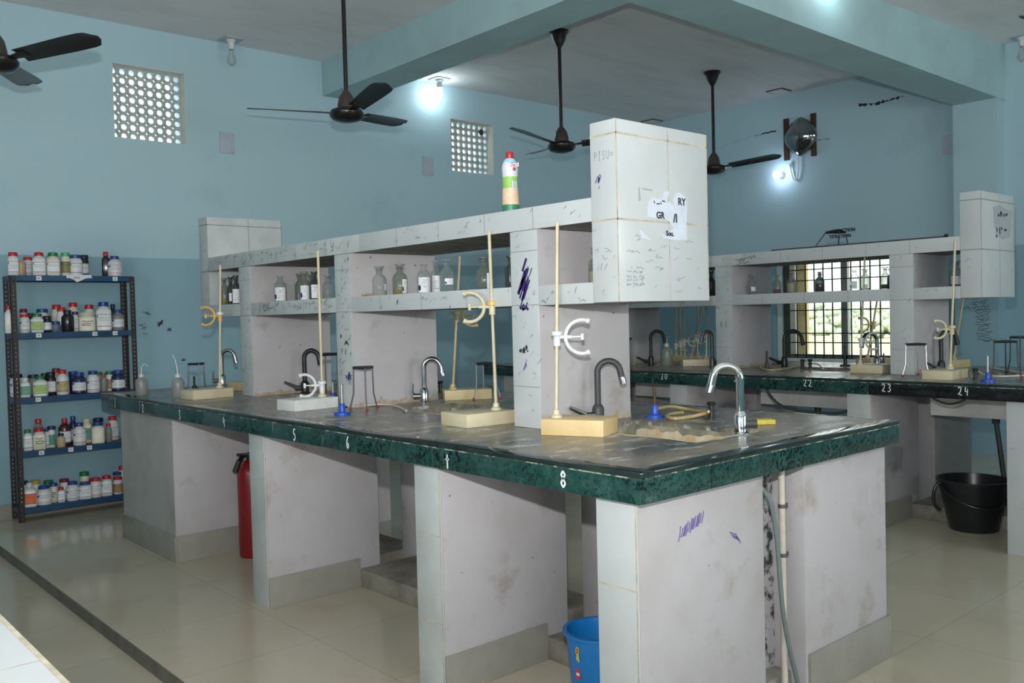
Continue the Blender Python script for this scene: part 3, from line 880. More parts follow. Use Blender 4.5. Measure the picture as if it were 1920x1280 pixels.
blot(984, 690, 7, 22, 8, M_INKL, rack1)
blot(492, 474, 5, 6, 6, M_INKB, rack1)
rnd = random.Random(8)
mb = MB()
for i in range(13):
    u, v = 1274 + i * 3.5 + rnd.uniform(-.8, .8), 1001 - i * 2.7
    l_ = rnd.uniform(9, 15)
    q0, q1 = at(u - 1.5, v + l_, 'Y', .0445), at(u + 2.5, v - l_, 'Y', .0445)
    mb.stroke([q0, q0 * .5 + q1 * .5 + Vector((.002, 0, 0)), q1], (0, -1, 0), rnd.uniform(.003, .0065), .0004 + .0001 * (i % 3))
build('ink_blot', mb, M_INKL, base1)
mb = MB()
for u, v in ((1376, 999), (1379, 1004), (1382, 1008)): mb.stroke([at(u - 8, v - 1, 'Y', .0445), at(u + 4, v + 3, 'Y', .0445), at(u + 6, v + 10, 'Y', .0445)], (0, -1, 0), .004)
build('ink_blot', mb, M_INKL, base1)
mb = MB()
p = at(1113, 303, 'X', XS0 - .0066); write(mb, 'PISU=', p, (0, -1, 0), (0, 0, 1), .029, .0013, .62)
p = at(640, 665, 'X', XS0 - .0066); write(mb, 'PR', p, (0, -1, 0), (0, 0, 1), .030, .003, 1.1)
build('pen_writing', mb, M_INK, rack1)
mb = MB(); p = at(1350, 614, 'X', 3.082 + XS0 - .0066); write(mb, 'RG', p, (0, -1, 0), (0, 0, 1), .045, .0025, .8)
rnd = random.Random(5)
for u, v in ((1385, 488), (1394, 486), (1404, 483), (1414, 481), (1388, 493), (1400, 491)):
    scribble(mb, rnd, at(u, v, 'X', 3.082 + XS0 - .0066), (0, -1, 0), (0, 0, 1), .05, .025, 8, .0035)
build('pen_writing', mb, M_INKB, rack2)
mb = MB(); rnd = random.Random(9)
for i in range(26):
    u, v = rnd.uniform(1170, 1318), rnd.uniform(440, 552)
    p = at(u, v, 'Y', .4604)
    if rnd.random() < .5: scribble(mb, rnd, p, (1, 0, 0), (0, 0, 1), .045, .010, 8, .0012)
    else: mb.stroke([p, p + Vector((rnd.uniform(.005, .02), 0, rnd.uniform(-.01, .02)))], (0, -1, 0), .0016)
for v in (510, 518, 524, 532):
    for i in range(3): scribble(mb, rnd, at(1180 + i * 12, v, 'Y', .4604), (1, 0, 0), (0, 0, 1), .026, .010, 8, .0016)
build('ink_scribble', mb, M_INK, rack1)['kind'] = 'stuff'
# writing on the piers of the front bench
mb = MB()
for u, v, l_ in ((318, 815, 8), (313, 822, 12), (250, 805, 14), (262, 803, 10), (244, 800, 8)):
    scribble(mb, rnd, at(u, v, 'X', .0425), (0, -1, 0), (0, 0, 1), .03, .02, 6, .0028)
build('ink_scribble', mb, M_INK, base1)['kind'] = 'stuff'

# torn notices on the shelf ends
def torn(name, label, outline, plane, val, nrm, mat, grp, fold=.0008):
    P = [at(u, v, plane, val) for u, v in outline]
    c = sum(P, Vector()) / len(P)
    mb = MB(); mb.slab(P, nrm, fold)
    return tag(build(name, mb, mat, loc=tuple(c)), label, 'paper', grp)
YE = .4605
n1 = torn('torn_notice', 'torn white paper notice with bold black letters on near tiled shelf end', [(1215, 388), (1217, 376), (1224, 370), (1233, 373), (1243, 371), (1244, 360), (1252, 358), (1255, 361), (1250, 377), (1259, 381), (1265, 390), (1262, 376), (1266, 364), (1272, 360), (1287, 371), (1288, 395), (1287, 412), (1288, 450), (1264, 450), (1242, 446), (1239, 438), (1247, 440), (1263, 428), (1254, 415), (1250, 412), (1214, 406)], 'Y', YE, (0, -1, 0), M_PAPERB, 'torn notices on shelf ends')
k = .461 - .0014
def lett(s, u, v, hpx, parent, val=YE - .0010, bold=.0, sx=1.0, name='lettering', plane='Y', mat=None):
    p = at(u, v, plane, val)
    ex = (1, 0, 0) if plane == 'Y' else (0, -1, 0)
    return text(name, s, hpx * depth(p) / F * 1.40, p, ex, (0, 0, 1), mat or M_INKB, parent, bold, sx)
lett('RY', 1278, 379, 13.5, n1, bold=.0009)
lett('GR', 1238, 404, 12.5, n1, bold=.0009)
lett('/I', 1266, 410, 16, n1, bold=.0012)
lett('Sou.', 1256, 438, 9.5, n1, bold=.0008)
mb = MB()
for q in (((1226, 376), (1227, 381)), ((1231, 382), (1237, 382)), ((1238, 379), (1240, 383)), ((1241, 376), (1247, 378))):
    mb.stroke([at(*p, 'Y', YE - .001) for p in q], (0, -1, 0), .004)
build('letter_remnant', mb, M_INKB, n1)
for q, lb in (([(1197, 352), (1199, 350), (1201, 372), (1200, 377), (1197, 376)], 'thin strip of old tape, upper left of the torn notice'),
              ([(1200, 431), (1206, 436), (1216, 446), (1222, 450), (1214, 449), (1200, 446)], 'scrap of torn paper, lower left of the torn notice'),
              ([(1201, 352), (1210, 353), (1224, 356), (1222, 358), (1208, 356)], 'thin curl of old tape above the torn notice')):
    torn('tape_scrap', lb, q, 'Y', YE, (0, -1, 0), M_PAPERB if 'paper' in lb else G_FILM, 'tape and paper scraps on the near shelf end', .0006)
YE2 = .461 + .065 - .0005
n2 = torn('plastic_notice', 'clear film notice with broken black letters on the rear shelf end', [(1862, 388), (1874, 385), (1897, 397), (1896, 430), (1893, 445), (1880, 449), (1868, 442), (1864, 420)], 'Y', YE2, (0, -1, 0), G_FILM, 'torn notices on shelf ends')
mb = MB()
for q in (((1871, 405), (1873, 401)), ((1875, 406), (1877, 396)), ((1879, 405), (1877, 396)), ((1882, 406), (1883, 400)), ((1885, 404), (1889, 401)), ((1869, 427), (1870, 434)), ((1874, 426), (1875, 438)), ((1877, 426), (1879, 430)), ((1868, 440), (1869, 445)), ((1883, 431), (1887, 431))):
    mb.stroke([at(*p, 'Y', YE2 - .001) for p in q], (0, -1, 0), .012)
build('letter_remnant', mb, M_INKB, n2)
# black lettering stuck on the right wall
mb = MB(); p0 = at(1580, 437, 'X', XW - .0005)
wl = thing('wall_lettering', 'black stencilled words reading REDUCTION TITRATION on right wall', 'lettering', tuple(p0))
lett('REDUCTION', 1581, 432, 6.0, wl, XW - .0006, .002, 1.0, 'word', 'X')
lett('TITRATION', 1575, 443, 6.0, wl, XW - .0006, .002, 1.0, 'word', 'X')

# ------------------------------------------------------------------ ceiling fans
def fan(label, x, y, th, zt=2.60, r=.615, zh=2.55):
    t = thing('ceiling_fan', label, 'fan', (x, y, zh), group='ceiling fans')
    def c(z): return (x, y, z)
    mb = MB(); mb.lathe([(.001, 3.424), (.075, 3.424), (.076, 3.412), (.058, 3.395), (.045, 3.35), (.024, 3.315), (.016, 3.30)], c(0), 24)
    build('canopy', mb, M_FAN, t)
    mb = MB(); mb.tube([(x, y, 3.33), (x, y, 2.64)], .0135, 12)
    build('downrod', mb, M_FAN, t)
    mb = MB(); mb.lathe([(.016, 2.70), (.026, 2.688), (.046, 2.655), (.056, 2.61), (.058, 2.585)], c(0), 24)
    build('motor_cover', mb, M_FANH, t)
    mb = MB(); mb.lathe([(.001, 2.502), (.045, 2.505), (.085, 2.517), (.105, 2.538), (.108, 2.556), (.098, 2.575), (.06, 2.588), (.01, 2.59)], c(0), 32)
    build('motor', mb, M_FAN, t)
    for k in range(3):
        a = math.radians(th + 120 * k)
        d = Vector((math.cos(a), math.sin(a), 0)); s = Vector((-math.sin(a), math.cos(a), 0))
        mb = MB()
        R = []
        n_ = 14
        for i in range(n_ + 1):
            f = i / n_
            rad = .155 + (r - .155) * f
            w = .052 + .013 * min(1, f * 1.5)
            if f > .86: w *= math.sqrt(max(0.02, 1 - ((f - .86) / .14) ** 2)) * .8 + .2
            z = 2.568 + (zt - 2.568) * f
            pitch = -math.radians(15 - 4 * f)
            cc = Vector(c(z)) + d * rad
            ring = []
            for q, h in ((-1, .0), (-.5, .004), (0, .006), (.5, .004), (1, 0)):
                ring.append(tuple(cc + s * (q * w * math.cos(pitch)) + Vector((0, 0, q * w * math.sin(pitch) + h))))
            for q, h in ((1, -.002), (.5, .0015), (0, .0035), (-.5, .0015), (-1, -.002)):
                ring.append(tuple(cc + s * (q * w * math.cos(pitch)) + Vector((0, 0, q * w * math.sin(pitch) + h))))
            R.append(ring)
        mb.rings(R)
        b = build('blade', mb, M_FAN, t)
        mb = MB(); p0 = Vector(c(2.562)) + d * .095; p1 = Vector(c(2.572)) + d * .20
        mb.hull8([tuple(p0 - s * .018 - Vector((0, 0, .002))), tuple(p1 - s * .030 + Vector((0, 0, .004))), tuple(p1 + s * .030 - Vector((0, 0, .008))), tuple(p0 + s * .018 - Vector((0, 0, .002))),
                  tuple(p0 - s * .018 + Vector((0, 0, .003))), tuple(p1 - s * .030 + Vector((0, 0, .010))), tuple(p1 + s * .030 - Vector((0, 0, .002))), tuple(p0 + s * .018 + Vector((0, 0, .003)))])
        build('blade_iron', mb, M_FAN, b)
fan('dark brown ceiling fan cut off at the left edge, nearest the vent', -.69, 3.42, 61)
fan('dark brown ceiling fan whose rod runs up out of the picture top', 1.262, 3.42, 20)
fan('dark brown ceiling fan behind the juice bottle and tall shelf end', 3.15, 3.42, 71)
fan('dark brown ceiling fan right of the tall shelf end, nearest exhaust fan', 5.09, 3.42, 43)
fan('ceiling fan at the right edge with only one blade tip showing', 3.45, -.33, 127, zt=2.665)

# ------------------------------------------------------------------ lamps
def lamp(label, x, y, z, lit, mat=None):
    t = thing('bulb_holder', label, 'light bulb', (x, y, z), group='ceiling bulbs')
    mb = MB(); mb.box(x - .075, x + .075, y - .075, y + .075, z - .008, z, .002)
    build('mounting_plate', mb, M_PLATE, t)
    mb = MB(); mb.lathe([(.034, z - .008), (.034, z - .02), (.024, z - .028), (.022, z - .075), (.024, z - .08)], (x, y, 0), 18)
    build('socket', mb, M_WPL, t)
    mb = MB()
    if lit:
        mb.lathe([(.015, z - .08), (.020, z - .095), (.031, z - .125), (.031, z - .145), (.022, z - .165), (.003, z - .172)], (x, y, 0), 18)
    else:
        mb.lathe([(.013, z - .08), (.016, z - .10), (.031, z - .14), (.034, z - .165), (.027, z - .190), (.003, z - .203)], (x, y, 0), 18)
    build('bulb', mb, mat or G_BULB, t)
    return t
lamp('unlit clear bulb hanging from the ceiling above the left wall', 1.273, 5.07, ZC, False)
lamp('lit white bulb glowing on the ceiling beside the left wall', 3.243, 5.06, ZC, True, M_BULBW)
lamp('bulb holder on the ceiling at the extreme right edge', 6.27, 1.25, ZC, False)
yb_ = 1.636; pb_ = at(1540, -22, 'Y', yb_); yb_ = 1.71 - .29 * (pb_.x - 2.462) / 3.938
t = thing('bulb_holder', 'lit bulb just above the picture top, glowing on the cross beam', 'light bulb', (pb_.x, yb_, pb_.z), group='ceiling bulbs')
mb = MB(); mb.obox((pb_.x, yb_ - .009, pb_.z - .05), .12, .012, .10); build('mounting_plate', mb, M_PLATE, t)
mb = MB(); mb.tube([(pb_.x, yb_ - .015, pb_.z), (pb_.x, yb_ - .065, pb_.z)], .022, 14); build('socket', mb, M_WPL, t)
mb = MB(); mb.ball((pb_.x, yb_ - .09, pb_.z), .030); build('bulb', mb, M_BULBW, t)
p = at(1457, 327, 'X', XW - .10)
t = thing('wall_lamp', 'round lit bluish white lamp below the exhaust fan', 'lamp', (XW, p.y, p.z))
mb = MB(); mb.ball(tuple(p), .042, 18); build('bulb', mb, M_BULBB, t)
mb = MB(); mb.tube([(XW, p.y, p.z), (XW - .06, p.y, p.z)], [.038, .026], 16); build('socket', mb, M_WPL, t)
for k, (x, y) in enumerate(((6.215, 3.443), (6.256, 5.09))):
    mb = MB(); mb.box(x - .09, x + .09, y - .09, y + .09, ZC - .010, ZC)
    mb.m(1).box(x - .075, x + .075, y - .075, y + .075, ZC - .012, ZC - .0101)
    tag(build('junction_cover', mb, [M_STEELD, M_CEIL], loc=(x, y, ZC)), ('square blank cover on the ceiling above the exhaust fan', 'square ceiling cover peeking out over the tall shelf end')[k], 'cover plate', 'square ceiling covers')
for k, (x0, x1, z0, z1) in enumerate(((1.213, 1.328, 2.577, 2.74), (3.13, 3.25, 2.569, 2.739))):
    mb = MB(); mb.box(x0, x1, YW - .010, YW, z0, z1, .003)
    o = tag(build('blank_plate', mb, M_PLATE, loc=(x0, YW, z0)), ('pale blank electrical plate right of the left vent block', 'pale blank electrical plate left of the right vent block')[k], 'cover plate', 'blank wall plates')
    mb = MB(); mb.ball((x0 + .012, YW - .011, z1 - .012), .003, 8); mb.ball((x1 - .012, YW - .011, z0 + .012), .003, 8)
    build('screw', mb, M_INKB, o)
mb = MB(); p = at(1778, 271, 'X', XW); mb.box(XW - .010, XW, p.y - .05, p.y + .05, p.z - .085, p.z + .085, .003)
tag(build('blank_plate', mb, M_PLATE, loc=tuple(p)), 'lilac blank plate on the right wall beside the pillar', 'cover plate', 'blank wall plates')

# ------------------------------------------------------------------ exhaust fan on the right wall
yc, zc_ = 3.295, 2.965
t = thing('exhaust_fan', 'polished chrome exhaust fan hood between two dark wooden battens', 'exhaust fan', (XW, yc, zc_))
for y in (3.470, 3.172):
    mb = MB(); mb.box(XW - .028, XW, y - .025, y + .025, 2.76, 3.175, .002); build('batten', mb, M_WOOD, t)
mb = MB()
R = []
for dx_, s in ((.02, .165), (.05, .172), (.065, .165), (.09, .135), (.115, .095), (.135, .045), (.140, .004)):
    ring = []
    for i in range(32):
        a = 2 * PI * i / 32
        ca, sa = math.cos(a), math.sin(a)
        e = 1.55
        ring.append((XW - dx_, yc + math.copysign(abs(ca) ** (2 / e), ca) * s * 1.02, zc_ + math.copysign(abs(sa) ** (2 / e), sa) * s * 1.12))
    R.append(ring)
mb.rings(R)
hood = build('hood', mb, M_HOOD, t, ang=50)
mb = MB(); mb.tube(arc((XW - .02, yc, zc_), .15, 0, 2 * PI, 28, (0, 1, 0), (0, 0, 1)), .014, 8); build('rim_ring', mb, M_DCHROME, t)
for a in (0, PI / 2, PI, 1.5 * PI):
    mb = MB(); mb.ball((XW - .072, yc + .148 * math.cos(a), zc_ + .158 * math.sin(a)), .010, 10); build('bolt', mb, M_STEELD, hood)
P = [at(u, v, 'X', XW - .02) for u, v in ((1496, 284), (1497, 305), (1497, 320), (1494, 333), (1490, 338), (1486, 333), (1483, 322), (1482, 314))]
mb = MB(); mb.tube(P, .007, 8); cb = tag(build('cable', mb, M_HOSEW, loc=tuple(P[0])), 'looped grey cable hanging below the exhaust fan', 'cable')
mb = MB(); mb.tube([P[-1], P[-1] + Vector((0, .012, .03))], [.010, .015], 8); build('plug', mb, M_WPL, cb)

# ------------------------------------------------------------------ steel rack with bottles
RY0, RY1 = 4.985, 5.185
SH = [1.608, 1.233, 0.812, 0.461, 0.092]          # shelf tops
rk = thing('steel_rack', 'blue shelved slotted steel rack in the corner left of the front bench', 'rack', (.07, 5.09, 0))
def postx(px, py, k):
    # an L angle with punched slots; flange facing the room and flange facing sideways
    mb = MB()
    s = 1 if px < .1 else -1
    fy = py
    n_ = 56
    pitch = 1.60 / n_
    w = .034
    x0, x1 = (px, px + w) if s > 0 else (px - w, px)
    mb.box(x0, x0 + .013, fy, fy + .002, 0, 1.605); mb.box(x1 - .013, x1, fy, fy + .002, 0, 1.605)
    for i in range(n_): mb.box(x0 + .013, x1 - .013, fy, fy + .002, i * pitch, i * pitch + pitch * .62)
    xx = px if s > 0 else px - .002
    dy = w if k == 0 else -w
    y0, y1 = min(fy, fy + dy), max(fy, fy + dy)
    mb.box(xx, xx + .002, y0, y0 + .012, 0, 1.605); mb.box(xx, xx + .002, y1 - .012, y1, 0, 1.605)
    for i in range(n_): mb.box(xx, xx + .002, y0 + .012, y1 - .012, i * pitch, i * pitch + pitch * .62)
    build('post', mb, M_RACKP, rk)
for px in (-.318, .462):
    postx(px, RY0, 0); postx(px, RY1, 1)
for k, z in enumerate(SH):
    mb = MB(); mb.box(-.315, .459, RY0 + .004, RY1 - .002, z - .004, z)
    s = build('shelf', mb, [M_RACKB, M_RACKB, M_RACKRED, M_RACKPAN, M_RACKB][k], rk)
    mb = MB()
    mb.box(-.315, .459, RY0 + .002, RY0 + .005, z - .036, z + .0005); mb.box(-.315, .459, RY1 - .005, RY1 - .002, z - .036, z)
    mb.box(-.3155, -.313, RY0 + .004, RY1 - .002, z - .036, z); mb.box(.457, .4595, RY0 + .004, RY1 - .002, z - .036, z)
    build('shelf_lip', mb, M_RACKB, s)
    for u in {0: (73, 216), 1: (73, 178, 216), 2: (72,), 3: (78, 133, 168), 4: ()}[k]:
        mb = MB()
        x = colX(u, RY0, z - .018); w = .016
        mb.box(x - w, x + w, RY0 + .0005, RY0 + .0018, z - .032, z - .004)
        mb.m(1); scribble(mb, random.Random(u), (x, RY0 + .0005, z - .018), (1, 0, 0), (0, 0, 1), .016, .016, 6, .003)
        build('shelf_tag', mb, [M_PAPER, M_INKB], s)
P = [(124, 515), (170, 515), (173, 521), (160, 522), (152, 526), (144, 529), (138, 524), (130, 521), (125, 522)]
pts = [at(u, v, 'Y', RY0 - .001) for u, v in P]
mb = MB(); mb.slab(pts, (0, -1, 0), .0012); mb.m(1); scribble(mb, random.Random(2), at(146, 521, 'Y', RY0 - .003), (1, 0, 0), (0, 0, 1), .045, .018, 8, .004)
tag(build('torn_paper', mb, [M_PAPER, M_INKB], loc=tuple(pts[0])), 'torn white paper drooping over the front of the top rack shelf', 'paper')

PAL = {
    'red': simple('cap_red', (0.50, 0.018, 0.030), 0.35), 'green': simple('cap_green', (0.012, 0.19, 0.055), 0.35), 'lgreen': simple('cap_light_green', (0.07, 0.40, 0.16), 0.35),
    'blue': simple('cap_blue', (0.015, 0.055, 0.26), 0.35), 'navy': simple('cap_navy', (0.010, 0.022, 0.075), 0.35), 'black': simple('cap_black', (0.012, 0.016, 0.022), 0.4),
    'yellow': simple('cap_yellow', (0.50, 0.37, 0.05), 0.4), 'cream': simple('cap_cream', (0.60, 0.57, 0.44), 0.5), 'white': M_WPL, 'brownred': simple('cap_dark_red', (0.20, 0.015, 0.03), 0.4),
}
BODY = {'white': M_WPL, 'cream': simple('cream_hdpe', (0.68, 0.66, 0.53), 0.4), 'dark': simple('dark_bottle', (0.016, 0.018, 0.024), 0.2), 'navy': simple('navy_bottle', (0.020, 0.026, 0.09), 0.25),
        'brown': simple('brown_bottle', (0.06, 0.022, 0.018), 0.2), 'clear': G_PLAST, 'grey': simple('grey_bottle', (0.24, 0.235, 0.22), 0.4), 'amber': simple('amber_liquid_bottle', (0.42, 0.31, 0.19), 0.4),
        'slate': simple('slate_bottle', (0.12, 0.16, 0.22), 0.4), 'tan': simple('tan_powder', (0.50, 0.38, 0.22), 0.6)}
LBL = {'white': simple('label_white', (0.74, 0.76, 0.78), 0.5), 'olive': simple('label_olive', (0.25, 0.22, 0.08), 0.5), 'orange': simple('label_orange', (0.75, 0.17, 0.03), 0.5),
       'teal': simple('label_teal', (0.10, 0.36, 0.26), 0.5), 'brown': simple('label_brown', (0.42, 0.25, 0.11), 0.5), 'gold': simple('label_gold', (0.48, 0.40, 0.19), 0.5), 'green': simple('label_green', (0.38, 0.55, 0.15), 0.5)}
M_LBLUE = simple('label_print_blue', (0.04, 0.07, 0.24), 0.5)
M_LRED = simple('label_print_red', (0.5, 0.05, 0.08), 0.5)
def rack_bottle(label, x, y, z, h, w, capw, sq, body, cap, lab=None, hand=False, nocap=False, jar=False):
    t = thing('reagent_bottle' if not jar else 'reagent_jar', label, 'bottle' if not jar else 'jar', (x, y, z), group=GROUPN)
    ang = math.atan2(CP.y - y, CP.x - x)          # labels were turned towards the room
    rz = ang + PI / 2
    r, cr = w / 2, capw / 2
    ch = min(.030, max(.018, h * .16)) if not nocap else 0
    bh = h - ch
    sh = bh * (.80 if sq else .76) if not jar else bh * .84
    e = 5.5 if sq else 2.0
    nr = min(cr * .86, r * .9)
    prof = [(r * .90, 0), (r, .006), (r, sh), (r * .93, sh + (bh - sh) * .30), (nr + (r - nr) * .35, sh + (bh - sh) * .68), (nr, sh + (bh - sh) * .85), (nr, bh + (0 if nocap else .004))]
    ex = [e, e, e, (e + 2) / 2 if sq else 2, 2.4 if sq else 2, 2, 2]
    mb = MB(); mb.lathe(prof, (x, y, z), 28, ex, rz=rz)
    build('body', mb, BODY[body], t)
    if not nocap:
        mb = MB(); mb.lathe([(cr * .97, bh), (cr, bh + .003), (cr * .97, h - .004), (cr * .86, h), (.001, h)], (x, y, z), 24); build('cap', mb, PAL[cap], t)
    if lab:
        z0, z1 = .16 * bh, sh * .86
        mb = MB()
        span = 1.15 if not sq else .72
        def rim(f, zz, k):
            a0 = -span + 2 * span * f
            tt = -PI / 2 + a0
            cx, sx_ = math.cos(tt), math.sin(tt)
            px = math.copysign(abs(cx) ** (2 / e), cx) * r * k; py = math.copysign(abs(sx_) ** (2 / e), sx_) * r * k
            return (x + px * math.cos(rz) - py * math.sin(rz), y + px * math.sin(rz) + py * math.cos(rz), z + zz)
        def patch(f0, f1, za, zb, k, mi):
            mb.m(mi)
            n_ = 14
            A = [mb.bm.verts.new(rim(f0 + (f1 - f0) * i / n_, za, k)) for i in range(n_ + 1)]
            B = [mb.bm.verts.new(rim(f0 + (f1 - f0) * i / n_, zb, k)) for i in range(n_ + 1)]
            for i in range(n_): mb._face([A[i], A[i + 1], B[i + 1], B[i]])
        rl = random.Random(int(x * 1e4) + int(z * 1e3))
        patch(0, 1, z0, z1, 1.012, 0)
        H = z1 - z0
        patch(0, 1, z1 - .06 * H, z1 - .02 * H, 1.02, 1)
        patch(.0, .22, z1 - .26 * H, z1 - .10 * H, 1.02, 1)
        for q in range(rl.randint(2, 4)):
            zz = z0 + H * (.72 - .13 * q); f1 = rl.uniform(.6, .92)
            patch(.25, f1, zz, zz + .022 * H, 1.02, 2)
        patch(0, 1, z0 + .02 * H, z0 + .07 * H, 1.02, 1 if rl.random() < .6 else 3)
        build('label', mb, [LBL[lab], M_LBLUE, M_INKB, M_LRED], t)
    if hand:
        mb = MB(); d = Vector((math.cos(ang), math.sin(ang), 0)); exx = Vector((-d.y, d.x, 0))
        c0 = Vector((x, y, z)) + d * (r * (1.0 if sq else 1.02) + .002)
        rl = random.Random(int(x * 1e4))
        for q, zz in enumerate((.62, .48, .36)):
            scribble(mb, rl, c0 + Vector((0, 0, bh * zz)), exx, (0, 0, 1), w * .62, bh * .08, 12, .004)
        build('handwriting', mb, M_INKB, t)
    return t
SN = ['top', 'second', 'third', 'fourth', 'bottom']
ROWS = [
 [('F', 25, 473, 18.5, 16, 1, 'white', 'red', 'white'), ('F', 40, 487, 16, 7, 0, 'amber', 'cream', None), ('B', 53, 482, 15.5, 16, 0, 'white', 'red', 'white'), ('F', 73.5, 473, 23, 16, 1, 'white', 'red', 'white'),
  ('F', 100, 473.5, 23, 17.5, 1, 'cream', 'green', 'white'), ('F', 123.5, 473.5, 17, 16, 0, 'cream', 'lgreen', 'olive'), ('F', 142, 478, 24, 21, 0, 'white', 'blue', 'white'), ('B', 158.5, 478, 15.5, 15, 0, 'dark', 'navy', 'white'),
  ('B', 199, 472, 14, 9, 1, 'dark', 'red', None), ('F', 215.5, 480, 25, 15.5, 0, 'white', 'blue', 'white')],
 [('F', 17, 572, 14, 8, 1, 'white', 'red', None), ('F', 46.5, 589, 18, 16, 0, 'white', 'red', 'white'), ('B', 45, 579, 17, 13, 0, 'white', 'brownred', None), ('F', 70, 588, 22, 17, 1, 'white', 'green', 'green'), ('B', 58, 587, 15, 13, 0, 'dark', 'black', None),
  ('B', 80, 579, 22, 20, 0, 'white', 'blue', None), ('F', 88.5, 592, 16, 14.5, 0, 'dark', 'black', 'white'), ('B', 107, 571, 19, 15, 0, 'cream', 'red', None), ('M', 116, 576.5, 18, 15, 0, 'white', 'red', None), ('F', 104.5, 602, 18, 15, 0, 'slate', 'blue', None),
  ('F', 127, 581, 22, 14, 0, 'dark', 'black', None), ('B', 138, 567, 22, 15, 0, 'cream', 'red', None), ('M', 141.5, 584, 12, 11, 0, 'white', 'blue', 'white'), ('F', 163.5, 585, 29, 30, 2, 'cream', 'cream', None), ('B', 168, 571, 18, 15, 0, 'white', 'red', None),
  ('F', 195, 566, 27, 18, 1, 'white', 'blue', 'white'), ('B', 212.5, 570, 13, 8, 0, 'dark', 'navy', None), ('F', 221.5, 580, 22, 13.5, 0, 'grey', 'blue', 'white')],
 [('B', 31, 701, 22, 21, 0, 'white', 'black', 'white'), ('F', 47, 708, 18, 12, 1, 'white', 'white', 'teal'), ('B', 63, 702, 20, 18.5, 0, 'grey', 'navy', None), ('F', 76, 705, 25, 16.5, 1, 'white', 'green', 'green'), ('B', 84, 699.5, 13, 12, 0, 'dark', 'black', None),
  ('M', 96, 697, 17, 15, 0, 'dark', 'black', 'white'), ('B', 106, 690, 16, 14, 0, 'amber', 'brownred', None), ('F', 118, 693, 22, 13, 0, 'white', 'red', 'gold'), ('B', 138, 696, 19, 17, 0, 'navy', 'blue', None), ('F', 148.5, 698, 25, 18, 0, 'navy', 'blue', 'white'),
  ('F', 175, 695, 23, 16.5, 0, 'white', 'blue', 'white'), ('B', 186, 697, 13, 11, 0, 'amber', 'green', None), ('F', 195, 700, 12, 6.5, 0, 'clear', 'red', None), ('M', 205.5, 696, 14, 14, 0, 'white', 'green', 'brown'), ('F', 222, 693.5, 25, 19, 0, 'navy', 'blue', 'white')],
 [('F', 52.5, 805, 16, 12, 1, 'white', 'green', 'white'), ('F', 74, 802, 22, 16.5, 1, 'cream', 'red', None, 'h'), ('B', 73, 785, 18, 11, 0, 'clear', 'red', None), ('M', 88, 803, 9.5, 8, 0, 'white', 'blue', 'white'), ('M', 97, 798.5, 13, 15, 0, 'white', 'navy', 'teal'),
  ('F', 114.5, 812, 15, 10, 0, 'tan', 'black', None), ('M', 122, 784, 22, 10, 0, 'brown', 'red', 'white'), ('B', 138, 780, 15, 9, 0, 'navy', 'blue', 'white'), ('F', 149.5, 792, 23, 14, 0, 'white', 'blue', 'white'), ('B', 163, 784, 17, 14, 1, 'cream', 'cream', 'teal'),
  ('F', 184, 791, 23, 18.5, 1, 'cream', 'blue', None), ('B', 185, 783, 20, 18, 0, 'white', 'navy', None), ('B', 211.5, 780, 22, 14.5, 0, 'white', 'red', 'white'), ('F', 204, 793, 11.5, 8, 0, 'clear', 'red', None)],
 [('F', 56, 905, 24, 11, 1, 'white', 'white', 'orange'), ('B', 45, 901, 17, 16, 0, 'white', 'navy', None), ('B', 67, 900, 20, 18, 0, 'white', 'yellow', None), ('F', 83, 910, 26, 20, 0, 'white', 'blue', 'white'), ('B', 91.5, 900, 19, 17, 0, 'white', 'green', None),
  ('M', 100.5, 905, 15, 15, 0, 'cream', 'blue', None, 'h'), ('F', 115, 913, 13, 9.5, 1, 'white', 'red', 'white'), ('B', 121, 897, 18, 16.5, 0, 'white', 'brownred', None), ('F', 136.5, 902, 23, 17, 0, 'white', 'blue', 'white'), ('B', 159, 884, 17, 17, 0, 'cream', 'green', None),
  ('F', 160, 903, 22, 19, 1, 'white', 'blue', 'white'), ('B', 166, 897, 15, 14, 0, 'white', 'brownred', None), ('F', 180, 895, 21, 18, 0, 'white', 'red', 'white'), ('F', 200.5, 891, 19, 15.5, 1, 'white', 'red', 'white'), ('F', 221, 893, 17.5, 16, 0, 'white', 'red', 'brown'),
  ('B', 221, 884, 18, 17, 0, 'white', 'blue', None), ('B', 230, 873, 15, 13, 0, 'white', 'red', None)],
]
COLN = {'lgreen': 'light green', 'brownred': 'dark red', 'navy': 'navy', 'cream': 'cream'}
BODN = {'clear': 'translucent', 'dark': 'dark', 'amber': 'amber', 'slate': 'slate blue', 'tan': 'brown powder filled', 'grey': 'greyish', 'navy': 'navy blue'}
ORD = ['first', 'second', 'third', 'fourth', 'fifth', 'sixth', 'seventh', 'eighth', 'ninth', 'tenth', 'eleventh', 'twelfth', 'thirteenth', 'fourteenth', 'fifteenth', 'sixteenth', 'seventeenth', 'eighteenth']
